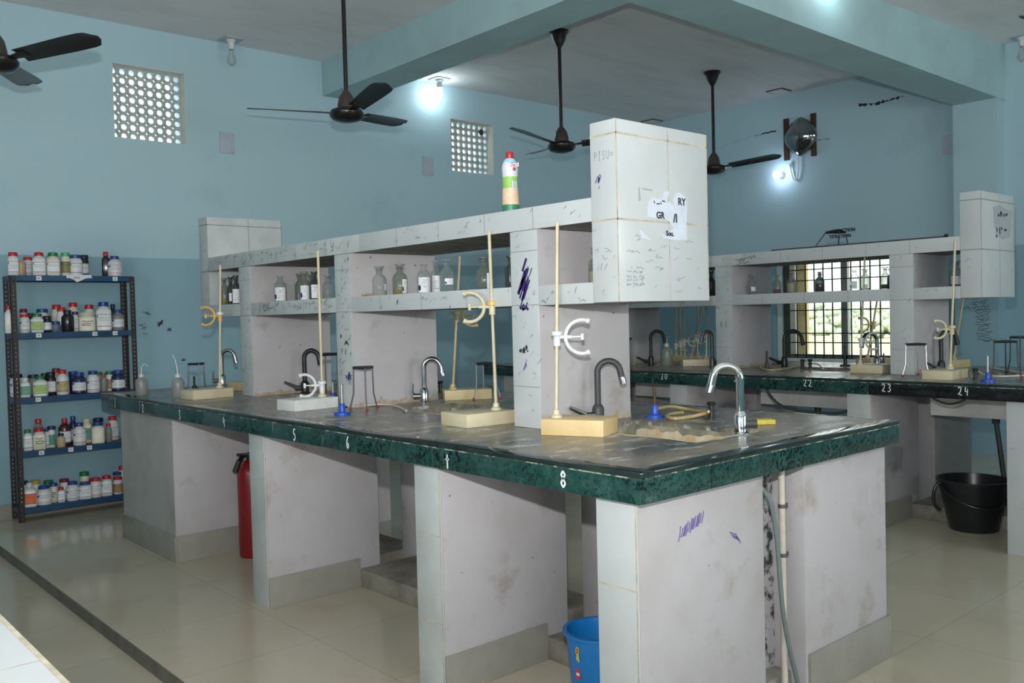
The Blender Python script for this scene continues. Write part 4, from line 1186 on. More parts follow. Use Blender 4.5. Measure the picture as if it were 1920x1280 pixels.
for si, row in enumerate(ROWS):
    GROUPN = 'reagent containers on the %s rack shelf' % SN[si]
    front = sorted([r_ for r_ in row if r_[0] != 'B'], key=lambda r_: r_[1])
    back = sorted([r_ for r_ in row if r_[0] == 'B'], key=lambda r_: r_[1])
    for r_ in row:
        lay, u, vt, w, cw, sq, body, cap, lab = r_[:9]
        y = {'F': RY0 + .052, 'M': RY0 + .088, 'B': RY0 + .145}[lay]
        z = SH[si] + .0008
        x = colX(u, y, z + .05)
        k = depth((x, y, z)) / F
        h = rowZ(vt, x, y) - z
        jar = cw > .8 * w
        nm = 'jar' if jar else ('square bottle' if sq else 'bottle')
        lbt = {None: '', 'white': '', 'olive': ' olive labelled', 'orange': ' orange labelled', 'teal': ' teal labelled', 'brown': ' brown labelled', 'gold': ' gold labelled', 'green': ' green labelled'}[lab]
        lst = back if lay == 'B' else front
        where = '%s from left in %s row, %s rack shelf' % (ORD[lst.index(r_)], 'back' if lay == 'B' else 'front', SN[si])
        lb = '%s%s %s, %s cap, %s' % (BODN.get(body, body), lbt, nm, COLN.get(cap, cap), where)
        nocap = (cap == 'cream' and cw < 8)
        if nocap: lb = 'small open amber bottle, %s' % where
        if sq == 2:      # the square tub with handwriting
            lb = 'square cream tub with black handwriting on the %s rack shelf' % SN[si]
            rb = rack_bottle(lb, x, y, z, h, w * k, cw * k * .98, 1, body, cap, None, hand=True, jar=True)
        else:
            rb = rack_bottle(lb, x, y, z, h, w * k, cw * k, sq, body, cap, lab, hand=len(r_) > 9, nocap=nocap, jar=jar)

# ------------------------------------------------------------------ laboratory equipment
CR = Vector((RR.x, RR.y, 0)).normalized()      # a direction along the front of the room, used for clamps turned sideways
def dirv(deg): return Vector((math.cos(math.radians(deg)), math.sin(math.radians(deg)), 0))
UPV = Vector((0, 0, 1))
def stand(label, corner, adeg, L, Wd, rel, utop, vtop, mat, rodmat, clamp=None, h=.050, zb=ZT, topx=None):
    """burette stand: block base with its corner and long direction, rod, socket and a burette clamp"""
    a = dirv(adeg); b_ = dirv(adeg + 90)
    c = Vector((corner[0], corner[1], zb)) + a * (L / 2) + b_ * (Wd / 2)
    t = thing('burette_stand', label, 'stand', tuple(c), group='burette stands')
    mb = MB(); mb.obox(c, L, Wd, h, math.radians(adeg), .003); base = build('base', mb, mat, t)
    foot = Vector((corner[0], corner[1], zb + h)) + a * rel[0] + b_ * rel[1]
    top = at(utop, vtop, 'Y', foot.y) if topx is None else at(utop, vtop, 'X', topx)
    mb = MB(); mb.lathe([(.020, 0), (.020, .008), (.013, .012), (.012, .026), (.009, .028)], foot, 16); build('socket', mb, rodmat, t)
    d = (top - foot)
    mb = MB(); mb.tube([foot + d * .02, foot + d * .5, top], .0062, 10); build('rod', mb, rodmat, t)
    if clamp:
        v, ang, r, cm, boss = clamp
        # the point of the rod seen at row v
        lo, hi = 0.0, 1.0
        for _ in range(30):
            mid = (lo + hi) / 2; q = foot + d * mid - CP
            if q.dot(RD) / q.dot(RF) * F + 640 > v: lo = mid
            else: hi = mid
        q = foot + d * lo
        dd = dirv(ang)
        cl = build('clamp', MB().tube([q - UPV * .030, q + UPV * .004], .0125, 14).tube([q, q + dd * .05], .0062, 10)
                   .tube(arc(q + dd * (.03 + r), r, PI * .42, PI * 1.58, 18, dd, UPV), .0068, 8), cm, t)
        mb = MB(); mb.lathe([(.012, .004), (.020, .006), (.020, .020), (.012, .022)], q, 16); build('clamp_knob', mb, boss, cl)
        mb = MB(); mb.tube([q + dd * .045, q + dd * (.030 + r * .98)], .0036, 8)
        e = q + dd * (.030 + r)
        mb.tube([e - UPV * .011, e + UPV * .011], .006, 8)
        for s in (1, -1):
            w = q + dd * (.03 + r + r * math.cos(PI * .42)) + UPV * (s * r * math.sin(PI * .42))
            mb.tube([w, w + dd * .010 - UPV * (s * .004)], .0095, 10)
        build('clamp_screw', mb, cm, cl)
    return t
stand('cream burette stand with ochre clamp at the far end of front bench', (.146, 3.222), 5, .235, .15, (.195, .075), 413, 497, M_CREAM, M_CREAM, (592, 139, .050, M_YELL, M_WPL))
stand('white based burette stand with its white clamp slid down low', (.194, 2.186), 5, .235, .15, (.197, .072), 596, 470, M_WPL, M_CREAM, (722, 139, .052, M_WPL, M_WPL))
stand('cream burette stand leaning left, clamp in front of the middle shelf', (.300, 1.079), -3, .228, .17, (.178, .055), 917, 433, M_CREAM, M_CREAM, (575, 139, .055, M_CREAM, M_YELL), topx=.425)
stand('nearest burette stand, yellow base with a white clamp opening right', (.571, .584), 113, .225, .15, (.19, .095), 1045, 418, M_YBASE, M_CREAM, (632, -41, .058, M_WPL, M_WPL), h=.055)
def rear_corner(u, y, z=ZT): return (colX(u, y, z), y)
stand('old cream burette stand behind the tap, clamp hidden under middle shelf', rear_corner(834, 2.02), -30, .235, .13, (.05, .065), 862, 480, M_CREAMD, M_CREAMD, (592, -41, .052, M_CREAMD, M_CREAMD))
stand('old burette stand whose base corner shows behind the far tap', rear_corner(448, 3.60), 5, .22, .13, (.17, .065), 478, 520, M_CREAMD, M_CREAMD, None)
stand('cream burette stand at far end of rear bench near number 20', (colX(1281, 2.66, ZT), 2.66), -41, .235, .14, (.19, .07), 1324, 500, M_CREAM, M_CREAM, None)
stand('rear bench burette stand before the window, white clamp opening right', (3.565, 1.117), 5, .215, .20, (.035, .15), 1622, 470, M_CREAM, M_CREAM, (640, -35, .052, M_WPL, M_WPL))
stand('rear bench burette stand above number 24 with cream clamp opening left', (3.25, .572), 4, .25, .16, (.19, .075), 1791, 452, M_CREAM, M_CREAM, (617, 139, .050, M_CREAM, M_CREAM))
stand('old burette stand behind the chrome tap in front of the window', (colX(1632, 1.50, ZT), 1.50), -20, .22, .14, (.06, .09), 1645, 560, M_CREAMD, M_CREAMD, (608, 139, .050, M_CREAMD, M_CREAMD))
stand('old burette stand behind the stand above number 24, rear bench', (colX(1776, .98, ZT), .98), -12, .24, .13, (.16, .065), 1819, 480, M_CREAMD, M_CREAMD, None)
# stands stored at the back of the rear bench
for i, (ub, ut, tl, lb) in enumerate(((1268, 1266, 560, 'leftmost stored stand behind the wash bottle on the rear bench'), (1277, 1273, 556, 'second stored stand behind the wash bottle on the rear bench'), (1284, 1281, 560, 'third stored stand behind the wash bottle on the rear bench'),
                           (1308, 1308, 560, 'upright stored stand left of the number 20 burette stand'), (1296, 1320, 560, 'slanted stored stand left of the number 20 burette stand'))):
    y = (3.20, 3.09, 2.99, 3.02, 2.92)[i]
    x = colX(ub, y, ZT)
    stand(lb, (x - .03, y - .03), 0, .06, .06, (.03, .03), ut, tl, M_CREAMD, M_CREAMD, (648 - 4 * i, -41 + 60 * (i % 2), .040, M_WPLD, M_WPLD), .04)

def tap(label, x, y, ang, ztop, reach, mat, levermat, leverang, z=ZT, base=.022, rr=.0125, kind='lever', tipmat=None):
    t = thing('gooseneck_tap', label, 'tap', (x, y, z), group='gooseneck taps')
    d = dirv(ang); c = Vector((x, y, z))
    mb = MB(); mb.lathe([(base * 1.35, 0), (base * 1.3, .004), (base, .008), (base, .058), (base * .8, .068), (rr * 1.05, .074)], c, 20); build('tap_body', mb, mat, t)
    r = reach / 2
    zc2 = ztop - r - rr
    p0 = c + UPV * .06
    pts = [p0, Vector((x, y, zc2))] + arc(Vector((x, y, zc2)) + d * r, r, PI, .12, 14, d, UPV)[1:]
    last = pts[-1]; dirn = (pts[-1] - pts[-2]).normalized()
    pts.append(last + dirn * .025)
    mb = MB(); mb.tube(pts, rr, 12); sp = build('spout', mb, mat, t)
    mb = MB(); e = pts[-1]; mb.tube([e - dirn * .002, e + dirn * .006, e + dirn * .024], [rr * 1.12, rr * 1.18, rr * 1.15], 14); build('nozzle', mb, tipmat or mat, sp)
    l_ = dirv(leverang)
    mb = MB(); q = c + UPV * .032
    mb.tube([q + l_ * base * .8, q + l_ * .052], [.014, .0155], 14)
    if kind == 'lever': mb.tube([q + l_ * .05, q + l_ * .058 + UPV * .02, q + l_ * .055 + UPV * .062], [.010, .007, .005], 10)
    elif kind == 'arm': mb.tube([q + l_ * .045, q + l_ * .07 + UPV * .015, q + l_ * .115 + UPV * .035], [.013, .009, .007], 10)
    build('lever', mb, levermat, t)
    return t
def tapz(v, x, y): return rowZ(v, x, y)
x1, y1 = colX(1122, .79, ZT), .79
tap('charcoal gooseneck tap with worn tip, behind the nearest burette stand', x1, y1, -41, rowZ(671, x1, y1), .085, M_CHAR, M_DCHROME, 160, kind='arm', tipmat=M_DCHROME, rr=.0118)
tap('shiny chrome gooseneck tap near the front right of the worktop', .782, .232, 139, rowZ(677, .782, .232), .090, M_CHROME, M_CHAR, -41, kind='stub', tipmat=M_DCHROME, rr=.0135)
x3, y3 = colX(796, 2.03, ZT), 2.03
tap('chrome gooseneck tap beside the wall of the middle bay, lever left', x3, y3, -41, rowZ(668, x3, y3), .080, M_CHROMED, M_CHROMED, 139, tipmat=M_DCHROME)
x4, y4 = colX(579, 3.02, ZT), 3.06
tap('black gooseneck tap behind the white based burette stand', x4, y4, -41, rowZ(653, x4, y4), .080, M_BLK, M_CHAR, 139, kind='arm')
x5, y5 = colX(417, 4.14, ZT), 4.14
tap('small chrome tap at the far end of the front bench', x5, y5, -41, rowZ(653, x5, y5), .085, M_DCHROME, M_STEELD, 139)
x6, y6 = colX(945, 1.62, ZT), 1.62
x7, y7 = colX(1221, 2.98, ZT), 2.98
tap('dark tap beside the wash bottle on the rear bench', x7, y7, -41, rowZ(618, x7, y7), .10, M_BLK, M_BLK, 150, kind='arm')
x8, y8 = colX(1471, 1.99, ZT), 1.99
tap('black tap silhouetted at the left side of the window', x8, y8, -41, rowZ(617, x8, y8), .125, M_BLK, M_BLK, 150, kind='arm')
x9, y9 = colX(1645, 1.40, ZT), 1.40
tap('chrome tap standing in front of the window, spout to left', x9, y9, 150, rowZ(621, x9, y9), .105, M_DCHROME, M_STEELD, -20, kind='lever')
x10, y10 = colX(1765, .86, ZT), .86
tap('black tap between the two stands at number 24', x10, y10, -41, rowZ(616, x10, y10), .09, M_BLK, M_DCHROME, 160, kind='arm')
x11, y11 = colX(1336, 2.44, ZT), 2.44
tap('dark chrome tap partly behind the pillar by number 20', x11, y11, 139, rowZ(618, x11, y11), .07, M_STEELD, M_BLK, -41, kind='stub')

def tripod(label, x, y, z, top, w, rot, mat_t=M_BLK, mat_l=M_STEELD, foot=True, splay=.022, tilt=None):
    t = thing('tripod', label, 'tripod', (x, y, z), group='burner tripods')
    V = [Vector((x, y, z + top)) + dirv(rot + 120 * k) * (w * .577) for k in range(3)]
    mb = MB()
    for k in range(3): mb.tube([V[k], V[(k + 1) % 3]], .0068, 8)
    build('triangle_top', mb, mat_t, t)
    for k in range(3):
        d = dirv(rot + 120 * k)
        kn = V[k] - UPV * (top * .62) + d * splay * .15
        ft = Vector((V[k].x, V[k].y, z + .006)) + d * splay
        mb = MB(); mb.tube([V[k], kn, ft], .0036, 8); lg = build('leg', mb, mat_l, t)
        if foot:
            mb = MB(); mb.ball(tuple(ft), .0065, 8); build('rubber_foot', mb, M_REDT, lg)
    return t
def tp(label, u, v, y, vt, w, rot, **kw):
    x = colX(u, y, ZT); return tripod(label, x, y, ZT, rowZ(vt, x, y) - ZT, w, rot, **kw)
tp('tripod behind the far burette stand with a burner beneath it', 371, 728, 3.62, 682, .085, 19)
tp('tripod with red feet beside the ink stained pillar', 684, 755, 2.00, 689, .085, 5)
tp('bright legged tripod standing behind the middle burette stand', 911, 750, 1.92, 681, .095, 60, mat_l=M_BRASS)
tp('tripod partly hidden behind the white based stand', 617, 744, 2.44, 664, .08, 75)
tp('tripod at far left of the rear bench by the shelf wall', 1176, 680, 2.72, 635, .10, 19)
tp('tripod with red feet above number 23 on the rear bench', 1719, 692, .85, 645, .105, 19, mat_l=M_BRASS)
# two tripods tangled at the right edge
tp('left tripod of the pair at the right edge of the rear bench', 1886, 668, .42, 640, .11, 20, mat_l=M_BLK)
tp('right tripod of the pair cut off by the right edge', 1915, 660, .40, 632, .11, 75, mat_l=M_BLK)
# tripod lying on the rear shelf beam
c = at(1556, 462, 'X', 3.80); zt2 = 1.655
t = thing('tripod', 'dark tripod lying on top of the rear shelf before wall lettering', 'tripod', (3.80, c.y, zt2), group='burner tripods')
A = [at(u, v, 'X', 3.76) for u, v in ((1548, 436), (1566, 430.5), (1570, 434))]
A = [Vector((3.76 + .05 * i, q.y, q.z)) for i, q in enumerate(A)]
mb = MB()
for i in range(3): mb.tube([A[i], A[(i + 1) % 3]], .008, 8)
build('triangle_top', mb, M_BLK, t)
for i, (u, x) in enumerate(((1526, 3.74), (1572, 3.86), (1591, 3.80))):
    e = Vector((x, colY(u, x, zt2 + .008), zt2 + .008)); mb = MB(); mb.tube([A[i], e], .0045, 8); build('leg', mb, M_STEELD, t)
mb = MB(); pa = Vector((3.62, colY(1447, 3.62, 1.66), 1.663)); pb = Vector((3.62, colY(1770, 3.62, 1.66), 1.663))
mb.tube([pa, pb], .0075, 8); rod_ = tag(build('metal_rod', mb, M_STEELD, loc=tuple(pa)), 'long thin dark rod lying along the rear shelf top', 'rod')
mb = MB(); mb.ball(tuple(pb + Vector((0, -.012, .006))), .012, 10); build('rod_end', mb, M_BLK, rod_)

def burner(label, u, y, h, basem=M_BLUEP, tubem=M_RUST, plate=True):
    x = colX(u, y, ZT)
    t = thing('bunsen_burner', label, 'burner', (x, y, ZT), group='bunsen burners')
    c = (x, y, ZT)
    mb = MB(); mb.lathe([(.036, 0), (.036, .009), (.034, .0105), (.015, .0125), (.001, .0125)], c, 24); build('base', mb, basem, t)
    mb = MB(); mb.lathe([(.0125, .012), (.0125, .045), (.0105, .048)], c, 16); build('collar', mb, basem, t)
    mb = MB(); mb.lathe([(.0065, .046), (.0065, h - .004), (.0075, h - .003), (.0075, h), (.005, h), (.005, h - .02)], c, 14); build('barrel', mb, tubem, t)
    mb = MB(); mb.tube([(x, y, ZT + .03), (x + .03, y + .012, ZT + .03)], .004, 8); build('gas_inlet', mb, M_BLK, t)
    return x, y
burner('blue burner with a steel barrel in front of the ink stained pillar', 642, 1.90, .130, tubem=M_BRASS)
bx3, by3 = burner('blue burner with a rusty barrel left of the coiled hose', 1228, .757, .118)
burner('black burner underneath the far tripod', 365, 3.66, .10, M_BLK, M_BLK)
burner('small blue burner half hidden behind the white based stand', 625, 2.44, .10, tubem=M_BRASS)
burner('rusty burner standing inside a coiled hose on the rear bench', 1438, 1.93, .125, M_RUST, M_BLK)
burner('blue burner at the right end of the rear bench', 1852, .40, .135, tubem=M_BRASS)
burner('dark burner silhouetted before the window at number 22', 1585, 1.66, .145, M_BLK, M_BLK)

def gas_tap(label, u, y, twin=False, h=.062, z=ZT):
    x = colX(u, y, z)
    t = thing('gas_tap', label, 'gas tap', (x, y, z), group='bench gas taps')
    for k in ((0,) if not twin else (-.026, .026)):
        c = Vector((x + .75 * k, y - .66 * k, z))
        mb = MB(); mb.lathe([(.015, 0), (.015, .003), (.0108, .004), (.0105, h * .80)], c, 14); build('post', mb, M_BLK, t)
        mb = MB(); mb.lathe([(.010, h * .76), (.0145, h * .80), (.0155, h * .93), (.010, h), (.001, h)], c, 10, 3.2); mb.tube([c + UPV * (h * .5), c + UPV * (h * .5) + dirv(190) * .03], .005, 8); build('handle', mb, M_BLK, t)
    return x, y
gx, gy = gas_tap('black gas tap with a yellowed hose pushed on it', 1334, .573)
gas_tap('black gas tap seen behind the middle bay wall', 826, 2.45, z=ZT)
gas_tap('twin black gas taps in front of the window', 1512, 1.78, True)
gas_tap('black gas tap beside the blue burner on the rear bench', 1829, .50)

def hose(label, pts, r, mat, cat='hose', name='rubber_hose'):
    # smooth the way-points
    P = [Vector(p) for p in pts]
    for _ in range(3):
        Q = [P[0]]
        for a, b_ in zip(P, P[1:]): Q += [a * .75 + b_ * .25, a * .25 + b_ * .75]
        P = Q + [P[-1]]
    mb = MB(); mb.tube(P, r, 8)
    return tag(build(name, mb, mat, loc=tuple(P[0])), label, cat)
zt = ZT + .0075
def wp(u, v, z=None): return at(u, v, 'Z', z or zt)
hose('yellowed hose looping from the rusty burner to the gas tap', [Vector((bx3 + .03, by3 + .012, ZT + .03)), wp(1258, 761, ZT + .022), wp(1285, 766), wp(1310, 771), wp(1327, 772, ZT + .02), wp(1329, 771, ZT + .03), wp(1326, 774, ZT + .02), wp(1300, 780), wp(1270, 785), wp(1252, 783), wp(1250, 778), wp(1262, 775), wp(1280, 773)], .0068, M_HOSEY)
hose('thin pale hose trailing from the steel barrelled burner', [wp(655, 759), wp(680, 760), wp(715, 757.5), wp(742, 759), wp(762, 770)], .004, M_HOSEW)
hose('yellowish hose coiled around the rusty burner, rear bench', [wp(1500, 686), wp(1470, 692), wp(1440, 694), wp(1424, 690), wp(1428, 683), wp(1448, 680), wp(1462, 684)], .0065, M_HOSEY)
hose('pale hose bending away from the twin gas taps', [wp(1522, 681, ZT + .03), wp(1534, 682, ZT + .02), wp(1543, 691)], .005, M_HOSEW)
hose('pale hose curving beside the blue burner, right edge', [wp(1832, 694, ZT + .03), wp(1845, 703), wp(1875, 706), wp(1915, 704), wp(1940, 702), wp(1905, 697), wp(1870, 691), wp(1858, 689)], .006, M_HOSEW)
mb = MB(); p = at(1421, 795, 'Z', ZT); mb.obox(p, .115, .05, .018, math.radians(-38), .006)
tag(build('sponge', mb, M_SPONGE, loc=tuple(p)), 'flat yellow sponge lying right of the shiny chrome tap', 'sponge')

def wash_bottle(label, x, y, r, h, mat, spout, capm=M_WPLD):
    t = thing('wash_bottle', label, 'wash bottle', (x, y, ZT), group='plastic wash bottles')
    c = (x, y, ZT)
    mb = MB(); mb.lathe([(r * .93, 0), (r, .006), (r, h * .70), (r * .93, h * .80), (r * .6, h * .92), (r * .36, h * .96), (r * .36, h)], c, 24); build('body', mb, mat, t)
    mb = MB(); mb.lathe([(r * .42, h * .985), (r * .44, h * 1.12), (r * .30, h * 1.16), (.001, h * 1.16)], c, 18); build('cap', mb, capm, t)
    mb = MB(); mb.tube([Vector((x, y, ZT + h * 1.13))] + [Vector(q) for q in spout], [.0035] + [.003] * (len(spout) - 1) + [.0018], 8); build('spout_tube', mb, capm, t)
xa, ya = .098, 3.86
sp = Vector((xa, ya, ZT))
wash_bottle('grey wash bottle nearest the steel rack at the bench end', xa, ya, .034, .105, G_PLAST, [sp + UPV * .165 + CR * .004, sp + UPV * .18 + CR * .02, sp + UPV * .165 + CR * .045])
xa, ya = .173, 3.50
sp = Vector((xa, ya, ZT))
wash_bottle('wash bottle with a tall curved spout beside the far burette stand', xa, ya, .034, .112, G_PLAST, [sp + UPV * .17 - CR * .003, sp + UPV * .21 - CR * .012, sp + UPV * .24 - CR * .026])
ya = 2.85; xa = colX(1251, ya, ZT); sp = Vector((xa, ya, ZT))
wash_bottle('greenish wash bottle standing by the dark tap, rear bench', xa, ya, .040, .145, G_GREENP, [sp + UPV * .195, sp + UPV * .215 + CR * .008, sp + UPV * .215 + CR * .028])

# ------------------------------------------------------------------ glass reagent bottles on the shelves
def glass_bottle(label, u, x, vt, w_px, glass, group, dxs=0.0, stop='flat', lab=None, liquid=None, vcut=0, name='reagent_bottle'):
    z = 1.3745
    y = colY(u, x, z + .05)
    k = depth((x, y, z)) / F
    h = rowZ(vt, x, y) - z
    r = w_px * k / 2
    t = thing(name, label, 'bottle', (x, y, z), group=group)
    c = (x, y, z)
    hb = h * (.90 if stop else 1.0)           # height of the open bottle
    sh = hb * .60
    nr = r * .40
    prof = [(r * .95, 0), (r, .005), (r, sh), (r * .90, sh + (hb - sh) * .22), (r * .62, sh + (hb - sh) * .42), (nr, sh + (hb - sh) * .56), (nr, hb * .955), (nr * 1.42, hb * .97), (nr * 1.42, hb), (nr * .8, hb)]
    mb = MB(); mb.lathe(prof, c, 28, cap1=False); build('body', mb, glass, t, ang=50)
    if stop:
        mb = MB()
        if stop == 'flat': mb.lathe([(nr * .72, hb * .93), (nr * .78, hb + .001), (nr * .9, hb + h * .02), (nr * 1.75, hb + h * .045), (nr * 1.75, h), (.001, h)], c, 20)
        else: mb.lathe([(nr * .72, hb * .93), (nr * .8, hb + .001), (nr * .7, hb + h * .02), (nr * 1.2, hb + h * .05), (nr * 1.2, h), (.001, h)], c, 8)
        build('stopper', mb, glass, t)
    if liquid:
        f, lm = liquid
        mb = MB(); mb.lathe([(r * .90, .004), (r * .95, .008), (r * .95, sh * f)], c, 24); build('liquid', mb, lm, t)
    if lab:
        a0, span, z0, z1, lm, ink = lab
        ang = math.atan2(CP.y - y, CP.x - x) + a0
        mb = MB()
        n_ = 14
        def pt(f, zz, kk): 
            q = ang - span + 2 * span * f
            return (x + r * kk * math.cos(q), y + r * kk * math.sin(q), z + zz * sh)
        A = [mb.bm.verts.new(pt(i / n_, z0, 1.015)) for i in range(n_ + 1)]; B = [mb.bm.verts.new(pt(i / n_, z1, 1.015)) for i in range(n_ + 1)]
        for i in range(n_): mb._face([A[i], A[i + 1], B[i + 1], B[i]])
        lb_ = build('label', mb, lm, t)
        if ink:
            mb = MB(); rl = random.Random(int(u * 3))
            for zz in (.80, .66, .52, .36, .22):
                if rl.random() < .25: continue
                f0 = rl.uniform(.12, .4); f1 = min(.92, f0 + rl.uniform(.2, .5)); th = rl.uniform(.012, .034)
                A = [mb.bm.verts.new(pt(f0 + (f1 - f0) * i / 8, z0 + (z1 - z0) * (zz + .02 * math.sin(i)), 1.025)) for i in range(9)]
                B = [mb.bm.verts.new(pt(f0 + (f1 - f0) * i / 8, z0 + (z1 - z0) * (zz + th + .02 * math.sin(i)), 1.025)) for i in range(9)]
                for i in range(8): mb._face([A[i], A[i + 1], B[i + 1], B[i]])
            if ink is M_INKP:
                A = [mb.bm.verts.new(pt(.10 + .12 * math.cos(q * PI / 5), z0 + (z1 - z0) * (.30 + .20 * math.sin(q * PI / 5)), 1.03)) for q in range(10)]
                mb._face(A)
            build('label_ink', mb, ink, lb_)
    return t
LIQ_Y = simple('yellow_liquid', (0.38, 0.27, 0.012), 0.1)
LIQ_D = simple('dark_liquid', (0.018, 0.012, 0.012), 0.1)
LIQ_R = simple('red_liquid', (0.26, 0.010, 0.030), 0.1)
LIQ_C = simple('cream_powder', (0.62, 0.54, 0.35), 0.6)
LIQ_B = simple('brown_liquid', (0.16, 0.09, 0.03), 0.2)
LIQ_W = simple('white_powder', (0.72, 0.70, 0.64), 0.6)
GF = 'glass bottles on the front shelf'; GR_ = 'glass bottles on the rear shelf'
LP = M_PAPER
# far bay
glass_bottle('amber bottle behind the clamp rod in the farthest front bay', 421, .487, 521, 15, G_GREEN, GF, lab=None, liquid=(.35, LIQ_Y))
glass_bottle('bottle with a small white label, middle of the farthest bay', 433, .49, 519, 15, G_DARK, GF, lab=(.15, .6, .2, .75, LP, None), liquid=(.5, LIQ_B))
glass_bottle('torn labelled bottle against the pillar in the farthest bay', 443, .485, 516, 16, G_DARK, GF, lab=(0, .95, .05, .95, LP, M_INK), liquid=(.3, LIQ_D))
# third bay
glass_bottle('empty clear bottle, leftmost in the bay of seven bottles', 511, .62, 514, 18.5, G_CLEAR, GF)
glass_bottle('open clear bottle with a purple spotted label', 526, .56, 517, 23, G_CLEAR, GF, stop=None, lab=(-.1, .95, .06, .92, LP, M_INKP))
glass_bottle('clear bottle half hidden behind the purple stained label bottle', 562, .70, 512, 18, G_GREEN, GF, lab=(.2, .5, .05, .5, LP, None))
glass_bottle('bottle with purple stained white label and flat stopper', 571, .55, 509, 22, G_GREEN, GF, lab=(.05, .75, .04, .95, LP, M_INKP))
glass_bottle('stoppered bottle standing behind the grey labelled bottle', 583, .72, 512.5, 17, G_GREEN, GF, liquid=(.4, LIQ_D))
glass_bottle('bottle with a grey printed label just left of the leaning rod', 590, .55, 509, 19, G_DARK, GF, lab=(.1, .8, .1, .98, LP, M_INKB), liquid=(.12, LIQ_D))
glass_bottle('empty bluish bottle right of the leaning rod', 616, .62, 515, 22, G_CLEAR, GF)
# second bay
glass_bottle('empty clear bottle with label remnant, leftmost of middle bay', 711.5, .60, 499, 27, G_CLEAR, GF, lab=(.95, .22, .35, .75, LP, None))
glass_bottle('bottle holding yellow liquid in the middle bay', 750, .56, 495, 28, G_GREEN, GF, lab=(.75, .42, .08, .92, LP, M_INKP), liquid=(.36, LIQ_Y))
glass_bottle('open bottle with a broad white label and blue writing', 795, .58, 495.5, 25, G_CLEAR, GF, stop=None, lab=(.1, 1.05, .06, .92, LP, M_INKP))
glass_bottle('bottle with a speckled label behind the large clear bottle', 818, .66, 488, 21, G_CLEAR, GF, lab=(.1, .9, .05, 1.0, LBL['white'], M_INK))
glass_bottle('large clear bottle with a small white label, middle bay', 838, .55, 486, 28, G_CLEAR, GF, lab=(.35, .62, .40, .75, LP, M_INKP))
glass_bottle('brownish stoppered bottle left of the leaning burette rod', 908, .58, 481, 30, G_GREEN, GF, lab=(.75, .42, .03, .92, LBL['white'], None), liquid=(.12, LIQ_D))
glass_bottle('dark bottle half behind the ink splashed pillar', 959, .56, 480, 26, G_DARK, GF, liquid=(.9, LIQ_D))
# near bay
glass_bottle('bottle of cream powder half behind the tall tiled shelf end', 1121, .60, 464, 36, G_GREEN, GF, liquid=(.62, LIQ_C))
mb = MB(); rl = random.Random(4)
yy = colY(690, .50, 1.376); 
for i in range(7): mb.ball((.50 + rl.uniform(-.01, .01), colY(683 + i * 3.2, .50, 1.376), 1.3745 + .006), .007, 8, .8)
tag(build('crumbled_cork', mb, simple('cork', (0.42, 0.30, 0.17), 0.9), loc=(.5, yy, 1.3745)), 'crumbled brown cork in front of the empty clear bottle', 'cork')
# rear shelf
XR = 3.082
for u, xx, vt, w, g_, lab, liq, lb, st in (
    (1410, .62, 514, 17, G_CLEAR, (.35, .55, .30, .70, LP, None), None, 'clear bottle with white label, leftmost on the rear shelf', 'flat'),
    (1457, .60, 515, 16, G_GREEN, None, (.40, LIQ_R), 'bottle holding red liquid beside the window edge', 'flat'),
    (1484, .60, 511, 17, G_GREEN, None, (.85, LIQ_C), 'bottle of cream powder in front of the orange column', 'cone'),
    (1537, .60, 509.5, 17, G_DARK, None, (.75, LIQ_D), 'dark grey bottle alone in front of the bright window', 'cone'),
    (1602, .60, 504, 19, G_CLEAR, (-.2, .7, .15, .8, LP, M_INKP), None, 'bottle with an ink stained label left of the window stand rod', 'flat'),
    (1622, .62, 504, 18, G_GREEN, (0, .5, .1, .5, LP, None), (.15, LIQ_D), 'bottle half covered by the stand rod before the window', 'flat'),
    (1660, .60, 500, 16, G_GREEN, None, (.40, LIQ_D), 'bottle with dark liquid at the right end of the window', 'flat'),
    (1671, .56, 504, 14, G_BROWN, None, None, 'brown bottle tucked against the rear pillar by the window', 'flat'),
    (1793, .60, 489, 23, G_GREEN, (.1, .9, .15, .75, simple('label_lilac', (.52, .52, .66), .5), None), (.12, LIQ_R), 'bottle with a lilac label behind the rod at number 24', 'flat'),
    (1334, .62, 508, 15, G_DARK, None, (.6, LIQ_D), 'dark bottle peeking out right of the tall tiled shelf end', 'flat')):
    glass_bottle(lb, u, XR + xx, vt, w, g_, GR_, lab=lab, liquid=liq, stop=st)

# juice bottle on the front shelf beam
xj = .57; yj = colY(957, xj, 1.75); zj = 1.6555
hj = rowZ(285, xj, yj) - zj
kj = depth((xj, yj, 1.75)) / F
rj = 16.2 * kj
J_B = simple('juice_sky_blue', (0.38, 0.68, 0.86), 0.3); J_W = simple('juice_white', (0.72, 0.74, 0.78), 0.3); J_G = simple('juice_lime_green', (0.30, 0.58, 0.13), 0.3)
J_P = simple('juice_peach', (0.80, 0.62, 0.45), 0.35, c2=(0.78, 0.48, 0.32), scale=30); J_D = simple('juice_dark_green', (0.04, 0.22, 0.12), 0.35)
t = thing('juice_bottle', 'red capped plastic bottle with green and peach wrapper on the shelf top', 'bottle', (xj, yj, zj))
cj = (xj, yj, zj)
mb = MB()
P = [(0, .98, 4), (.05, 1.0, 4), (.16, 1.0, 4), (.16, 1.0, 3), (.42, .92, 3), (.42, .92, 2), (.60, .90, 2), (.60, .90, 1), (.66, .92, 1), (.72, .97, 1), (.76, .96, 1), (.82, .84, 1), (.82, .84, 0), (.87, .66, 0), (.895, .45, 0)]
prev = None
for k in range(len(P) - 1):
    (a, ra, ma), (b_, rb, mb_) = P[k], P[k + 1]
    if a == b_: continue
    mb.m(mb_)
    mb.lathe([(rj * ra, a * hj), (rj * rb, b_ * hj)], cj, 28, cap0=(k == 0), cap1=False)
